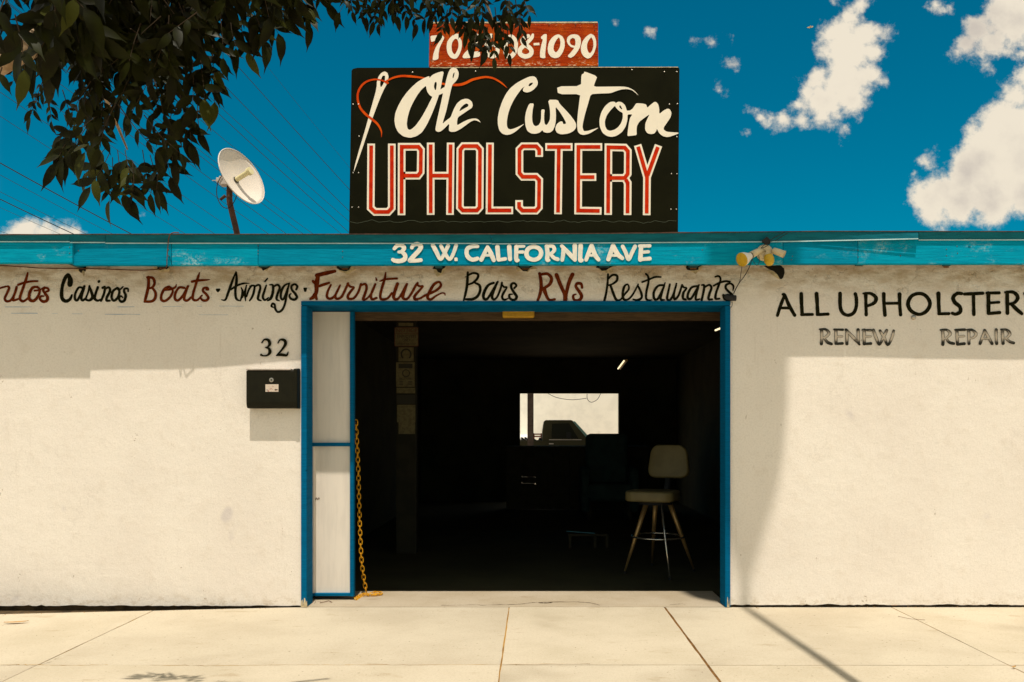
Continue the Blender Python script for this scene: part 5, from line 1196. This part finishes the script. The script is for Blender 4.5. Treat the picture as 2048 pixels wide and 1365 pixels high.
yw.tube([Vector(q) for q in catmull([tuple(P(1174,788,26.5)), tuple(P(1175,799,26.5)), tuple(P(1183,805,26.5)), tuple(P(1195,799,26.5)), tuple(P(1202,786,26.5))], sub=6)], .012, 5)
tag(yw.build('yard_cable', M['wire']), 'thin cable drooping in front of the bright yard wall', 'cable')

# ------------------------------------------------------------------ tall pole sign off to the right of the view: its shadow falls on the pavement and wall
ps = empty('pole_sign', (1.664, -3.2, 0), 'tall thin steel pole with a rounded sign, standing at the kerb', 'sign')
MB().tube([(1.664,-3.2,0),(1.664,-3.2,10.2)], [.033,.030], 12).build('pole', M['galv'], ps, smooth=True)
hw = [(9.80,.035),(10.0,.10),(10.2,.16),(10.4,.225),(10.65,.275),(10.95,.30),(11.4,.315),(12.2,.32),(12.9,.31),(13.1,.26)]
MB().prism([(1.664+w_, z) for z, w_ in hw] + [(1.664-w_, z) for z, w_ in reversed(hw)], -3.26, -3.14).build('sign_panel', M['dish'], ps, bevel=.01)

# ------------------------------------------------------------------ small plane in the sky
pl = empty('airplane', tuple(P(1620, 55, 420)), 'tiny airplane high in the blue sky left of the big cloud', 'airplane')
c = P(1620, 55, 420); am_ = mat('plane_paint', (0.75, 0.5, 0.2), .5)
MB().tube([c+Vector((-1.5,0,-.2)), c+Vector((-1.0,0,-.1)), c+Vector((1.0,0,.05)), c+Vector((1.5,0,.3))], [.08,.22,.2,.06], 8).build('fuselage', am_, pl, smooth=True)
MB().box(c+Vector((-.3,-1.4,.1)), c+Vector((.2,1.4,.18))).build('wing', am_, pl)
MB().box(c+Vector((1.15,-.04,.1)), c+Vector((1.5,.04,.6))).build('tail_fin', am_, pl)

# ------------------------------------------------------------------ litter on the pavement
M['dryleaf'] = mat('dry_leaf', (0.46, 0.25, 0.07), 0.8, 0.3, 60)
def dry(px, py, L, Wd, ang, nm, lab, cat):
    x, y, z = G_(px, py, 0.004); vs = []; fs = []
    for i in range(7):
        t = i/6; w_ = Wd*math.sin(math.pi*min(1, t*0.95+.03))**0.7; h = .003 + .012*(t-.4)**2
        for s in (-1, 0, 1):
            lx, ly = (t-.5)*L, s*w_/2 + .1*L*(t-.5)**2; vs.append((x+lx*math.cos(ang)-ly*math.sin(ang), y+lx*math.sin(ang)+ly*math.cos(ang), z+h+(.003 if s else 0)))
    for i in range(6):
        for s in (0, 1): a = i*3+s; fs.append((a, a+3, a+4, a+1))
    return tag(MB().add(vs, fs).build(nm, M['dryleaf'], smooth=True), lab, cat)
dry(32, 1246, .145, .034, .22, 'dry_leaf', 'curled tan dry leaf on the pavement in the bottom left', 'leaf')
dry(1515, 1218, .03, .006, -.9, 'dry_leaf', 'tiny dry leaf chip near the foot of the right door jamb', 'leaf')
dry(1790, 1213, .05, .008, .1, 'dry_leaf', 'small dry leaf sliver against the right wall base', 'leaf')
dry(2028, 1336, .03, .014, .4, 'dry_leaf', 'yellow leaf speck in the diagonal joint at bottom right', 'leaf')
tw = MB(); tw.tube([G_(1796,1233), G_(1820,1238), G_(1850,1240.5)], .0013, 5)
tag(tw.build('twig', M['rust']), 'thin twig crossing the pavement joint on the right', 'twig')
tw = MB(); tw.tube([G_(640,1206), G_(650,1204), G_(658,1202), G_(664,1205)], .0025, 5)
tag(tw.build('twig', M['rust']), 'small twig on the sill under the white door leaf', 'twig')
# grit and leaf crumbs caught along the wall base
gr = MB(); rnd = random.Random(9)
for k in range(260):
    px = rnd.choice([rnd.uniform(0, 590), rnd.uniform(1460, 2048)]); x = (px-VX)/F*6; y = back_edge(x) + rnd.uniform(-.03, .02); r_ = rnd.uniform(.001, .004); z = 0 if y < back_edge(x) else -.03
    a0 = rnd.random()*6
    gr.add([(x+r_*math.cos(a0+q*2.1), y+r_*math.sin(a0+q*2.1), z+.0003) for q in range(3)] + [(x, y, z+r_)], [(0,1,2),(0,1,3),(1,2,3),(2,0,3)])
tag(gr.build('grit', M['dryleaf']), 'loose grit and leaf crumbs along the foot of the wall', 'grit', kind='stuff')
# ------------------------------------------------------------------ street tree
def leafmat():
    m, g, b = new_mat('leaf_green')
    rn = g.n('ShaderNodeObjectInfo').outputs['Random']; geo = g.n('ShaderNodeNewGeometry').outputs['Position']
    f = g.ss(g.noise(geo, 14, 2, .5), .35, .65)
    c_ = g.mix(f, (0.008, 0.008, 0.001), (0.018, 0.021, 0.0022))
    g.put(b.inputs['Base Color'], g.mix(g.ss(rn, 0.86, 0.92), c_, (0.05, 0.055, 0.008)))
    b.inputs['Roughness'].default_value = 0.45; b.inputs['Specular IOR Level'].default_value = 0.10
    return m
M['leaf'] = leafmat()
M['bark'] = mat('pale_bark', (0.46, 0.33, 0.21), 0.85, 0, 12, col2=(0.26, 0.17, 0.09), bump=0.006, bs=25)
M['twig'] = mat('twig_bark', (0.045, 0.028, 0.012), 0.85)
tree = empty('street_tree', (-2.9, -4.35, 0), 'pale-barked street tree whose dark drooping leaves hang in the upper left', 'tree')
def limb(pts, rads, nm='limb', m='bark', par=None):
    cs = catmull([tuple(p)+(r,) for p, r in zip(pts, rads)], sub=6)
    return MB().tube([Vector(c[:3]) for c in cs], [c[3] for c in cs], 10 if rads[0] > .02 else 6).build(nm, M[m], par or tree, smooth=True)
limb([(-2.9,-4.35,-.1),(-2.88,-4.36,.8),(-2.84,-4.3,1.6),(-2.75,-4.25,2.1)], [.17,.13,.12,.11], 'trunk')
b0 = Vector((-2.75,-4.25,2.1))
limb([b0, P(-260,190,-3.4), P(30,110,-3.35), P(90,60,-3.3), P(160,-20,-3.2), P(260,-180,-3.1)], [.085,.050,.034,.030,.028,.018])
limb([P(90,62,-3.3), P(200,40,-3.1), P(330,48,-2.9), P(420,20,-2.8), P(560,-60,-2.75)], [.030,.024,.018,.014,.01])
limb([P(185,15,-3.1), P(172,60,-3.05), P(172,110,-3.0), P(200,170,-2.9), P(232,245,-2.75), P(255,300,-2.7)], [.024,.020,.012,.008,.006,.003])
limb([P(-260,190,-3.4), P(-150,-60,-3.6), P(0,-300,-3.7), P(160,-520,-3.8)], [.06,.05,.04,.02])
limb([P(160,-20,-3.2), P(420,-140,-3.25), P(700,-170,-3.25), P(930,-120,-3.2)], [.028,.022,.016,.008])
limb([P(930,-120,-3.2), P(960,-30,-3.18), P(985,40,-3.17)], [.008,.006,.003])
# leaflet shapes (four, shared)
def leaflet(seed):
    rnd = random.Random(seed); vs = []; fs = []; n = 6; bend = rnd.uniform(-.38, .38); droop = rnd.uniform(.05, .40); fold = rnd.uniform(.10, .3)
    for i in range(n+1):
        t = i/n; w_ = 0.195*math.sin(math.pi*t**0.82)**0.85*(1-.25*t) if 0 < t < 1 else 0.004
        if t > .8: w_ *= .45
        cx = bend*t*t
        for s in (-1, 0, 1): vs.append((cx + s*w_, (fold*w_ if s else 0) - 0.0, -(t) + 0))
        for q in (-3, -2, -1): vs[q] = (vs[q][0], vs[q][1] - droop*t*t, vs[q][2])
    for i in range(n):
        for s in (0, 1): a = i*3+s; fs.append((a, a+1, a+4, a+3))
    me = mesh('leaf', vs, fs, True); me.materials.append(M['leaf']); return me
LM = [leaflet(s) for s in range(6)]
LV = [([v.co.copy() for v in me.vertices], [tuple(p.vertices) for p in me.polygons]) for me in LM]
cand = []   # (matrix, which, on-screen size, priority)
twigs = MB(); rt = random.Random(21)
def spray(px, py, dep, ang, L, n, ls, pri=0, out=None):
    """a compound leaf hanging from (px,py): ang is the lean from straight down, L the rachis length"""
    A = P(px, py, dep); dirv = Vector((math.sin(ang), rt.uniform(-.35, .35), -math.cos(ang))).normalized()
    side = Vector((0, 1, 0)).cross(dirv).normalized(); side = (side + Vector((0, rt.uniform(-.5, .5), 0))).normalized()
    B = A + dirv * L + Vector((0, 0, -.1*L)); pts = [A, A.lerp(B, .5) + side*L*rt.uniform(-.06, .06), B]
    twigs.tube(pts, [.0019, .0014, .0008], 4, cap=False)
    def put(base, d, s):
        z = -d.normalized(); y = Vector((rt.uniform(-.6,.6), -1, rt.uniform(-.5,.5))); y = (y - z*y.dot(z)).normalized(); x = y.cross(z)
        m = (Matrix((x, y, z)).transposed() * s).to_4x4(); m.translation = base
        sz = s * F / max(.5, 6 + base.y)
        vis = -30 < VX + base.x*F/(6+base.y) < 2060 and VY - (base.z-CAMH)*F/(6+base.y) > -40
        cand.append((m, rt.randrange(6), (sz if vis else 0) + pri*(1000 if vis else 0)))
    k = (n - 1) // 2
    for i in range(k):
        t = 0.28 + .68*i/max(1, k-.3); base = pts[0].lerp(pts[2], t)
        for sg in (-1, 1):
            d = dirv*rt.uniform(.35, .9) + side*sg*rt.uniform(.6, 1.2) + Vector((0, rt.uniform(-.35,.35), rt.uniform(-.55,-.15)))
            put(base, d, ls*rt.uniform(.6, 1.05)*(0.8+.25*math.sin(t*3)))
    put(B, dirv + Vector((0,0,-.3)) + side*rt.uniform(-.25,.25), ls*rt.uniform(.95, 1.2))
# the fringe, spray by spray
FR = [ # px, py, depth, angle, rachis, leaflets, leaflet length
 (8,0,-4.1,-.2,.10,5,.085),(30,30,-4.0,.2,.12,5,.09),(4,135,-4.15,-.3,.05,3,.06),
 (70,118,-3.3,-1.0,.10,7,.040),(60,122,-3.3,-1.2,.06,5,.030),(90,150,-3.1,-.5,.12,7,.045),(92,170,-3.0,-.35,.12,7,.050),(100,182,-3.0,.1,.10,7,.050),(125,180,-3.0,.35,.12,7,.052),
 (150,180,-3.0,.4,.13,7,.05),(178,180,-2.95,.1,.12,7,.055),(205,190,-2.9,-.4,.12,7,.06),
 (165,240,-2.50,-1.0,.10,5,.10),(150,262,-2.50,-.5,.14,7,.115),(128,275,-2.50,-.25,.06,5,.085),(175,250,-2.50,-.6,.16,7,.11),(200,235,-2.75,-.3,.14,7,.11),
 (215,290,-2.50,-.9,.14,7,.105),(220,305,-2.50,-.5,.15,7,.115),(225,315,-2.50,-.25,.16,7,.11),(235,300,-2.50,.1,.16,7,.11),(250,300,-2.50,.3,.14,7,.105),
 (265,325,-2.66,.05,.14,5,.075),(268,362,-2.66,-.05,.06,5,.058),(262,320,-2.7,.7,.12,5,.09),(285,300,-2.7,.1,.15,7,.085),(300,310,-2.72,.15,.12,7,.075),(315,325,-2.72,.0,.10,5,.08),
 (325,270,-2.75,.1,.14,5,.095),(345,215,-2.8,-.2,.14,5,.10),(330,230,-2.8,.1,.15,7,.095),(360,190,-2.85,.1,.14,7,.095),(375,200,-2.85,.05,.14,5,.09),(395,205,-2.85,.1,.10,3,.085),
 (385,120,-3.0,.05,.15,7,.105),(400,115,-3.0,.2,.15,5,.10),(415,130,-3.0,.2,.12,5,.09),(425,90,-3.0,.05,.12,5,.085),(440,30,-3.05,.1,.14,7,.085),(460,20,-3.05,.2,.13,7,.09),
 (480,15,-3.05,.1,.13,7,.085),(500,12,-3.05,.45,.13,7,.095),(520,-5,-3.05,.5,.12,7,.09),(545,-18,-3.05,.5,.10,5,.085),(560,-40,-3.05,.1,.09,5,.07),
 (600,-35,-3.05,.2,.13,7,.080),(612,10,-3.05,.1,.04,3,.075),(575,-40,-3.05,.3,.10,5,.075),
 (700,-25,-3.15,.1,.07,7,.040),(712,-15,-3.15,.3,.07,7,.042),(735,-22,-3.15,-.1,.08,7,.045),(760,-10,-3.15,-.3,.08,7,.048),(768,10,-3.15,-.2,.07,5,.045),(745,-30,-3.15,.3,.08,7,.045),
 (785,-20,-3.15,.1,.08,7,.045),(805,-15,-3.15,.2,.08,7,.048),(820,5,-3.15,.3,.08,7,.046),(800,-30,-3.15,-.2,.08,7,.045),(842,-35,-3.15,.1,.07,5,.040),
 (870,-15,-3.17,-.2,.07,7,.042),(885,0,-3.17,-.5,.07,7,.044),(895,20,-3.17,-.3,.07,7,.046),(905,-10,-3.17,0,.08,7,.046),(920,15,-3.17,.2,.08,7,.048),(935,30,-3.17,.1,.08,7,.050),
 (950,10,-3.17,-.1,.09,7,.050),(965,35,-3.17,.1,.09,7,.050),(975,55,-3.17,-.05,.08,7,.048),(985,70,-3.17,.1,.08,5,.046),(955,60,-3.17,-.2,.07,5,.044),(1000,40,-3.17,.25,.08,7,.046),(990,15,-3.17,.2,.08,7,.048),(1010,0,-3.17,.3,.08,7,.046),
 (1015,60,-3.17,.1,.07,5,.040),(1030,-5,-3.17,.2,.08,7,.045),(1045,-10,-3.17,.3,.08,7,.045),(1040,30,-3.17,.1,.07,5,.042),(925,-20,-3.17,.0,.08,7,.046),(960,-15,-3.17,.1,.08,7,.046),(1005,-25,-3.17,.2,.08,7,.046),(880,-30,-3.17,.0,.07,7,.044)]
for f_ in FR: spray(*f_[:3], f_[3], f_[4], f_[5], f_[6], pri=1 if (f_[0] < 640 and (f_[1] > 150 or f_[0] > 380)) else 0)
# the dense crown behind and above the fringe
def inside(px, py):
    poly = [(-420,-500),(10,-120),(40,10),(85,70),(110,130),(165,165),(150,225),(190,275),(255,290),(300,260),(325,190),(370,130),(385,70),(430,10),(520,-20),(600,-50),(640,-90),(700,-40),(1040,-40),(1040,-500)]
    c = False; j = len(poly)-1
    for i in range(len(poly)):
        if (poly[i][1] > py) != (poly[j][1] > py) and px < (poly[j][0]-poly[i][0])*(py-poly[i][1])/(poly[j][1]-poly[i][1]) + poly[i][0]: c = not c
        j = i
    return c
cnt = 0
while cnt < 640:
    px, py = rt.uniform(-300, 1040), rt.uniform(-420, 300)
    if py > 0 and px > 620: continue
    if not inside(px, py): continue
    if px > 620 and rt.random() < .45: continue
    if py > 110 and rt.random() < .72: continue
    if py < -140 and rt.random() < .6: continue
    if 135 < px < 200 and 20 < py < 110 and rt.random() < .55: continue
    if -90 < px < 95 and -170 < py < 160 and rt.random() < .82: continue
    base = -3.05 - .9*max(0, min(1, (250-px)/450))*max(0, min(1, (170-py)/200)); dep = base + rt.uniform(-.30, .22)
    if py < -150: dep = rt.uniform(-4.2, -3.2)
    if px > 620: dep = -3.17 + rt.uniform(-.2, .02)
    big = px < 260 and py < 90
    spray(px, py - 25, dep, rt.uniform(-1.0, 1.0), rt.uniform(.10, .17), 7, (rt.uniform(.085, .12) if big else rt.uniform(.055, .095)) if px < 640 else rt.uniform(.042,.056)); cnt += 1
# high crown that shades the hanging sprays
for k in range(290):
    x = rt.uniform(-3.4, 0.35); y = rt.uniform(-5.6, -3.9); z = rt.uniform(3.1, 4.4)
    if (x+1.6)**2/4 + (y+4.75)**2/.9 > 1: continue
    d = 6 + y
    spray(VX + x/d*F, VY - (z-CAMH)/d*F, y, rt.uniform(-1, 1), rt.uniform(.12, .18), 7, rt.uniform(.09, .13))
cand.sort(key=lambda c: -c[2])
for m, w_, _ in cand[:300]:
    o = bpy.data.objects.new('leaf', LM[w_]); COL.objects.link(o); o.parent = tree
    mm = m.copy(); mm.translation = m.translation - tree.location; o.matrix_local = mm
vs = []; fs = []
for m, w_, _ in cand[300:]:
    V_, F__ = LV[w_]; k = len(vs)
    vs += [tuple(m @ v) for v in V_]; fs += [tuple(i+k for i in f) for f in F__]
me = bpy.data.meshes.new('foliage'); me.from_pydata(vs, [], fs); me.update()
for p_ in me.polygons: p_.use_smooth = True
fo = link('foliage', me, M['leaf'], tree); fo['kind'] = 'stuff'
twigs.build('leaf_stalks', M['twig'], tree)['kind'] = 'stuff'
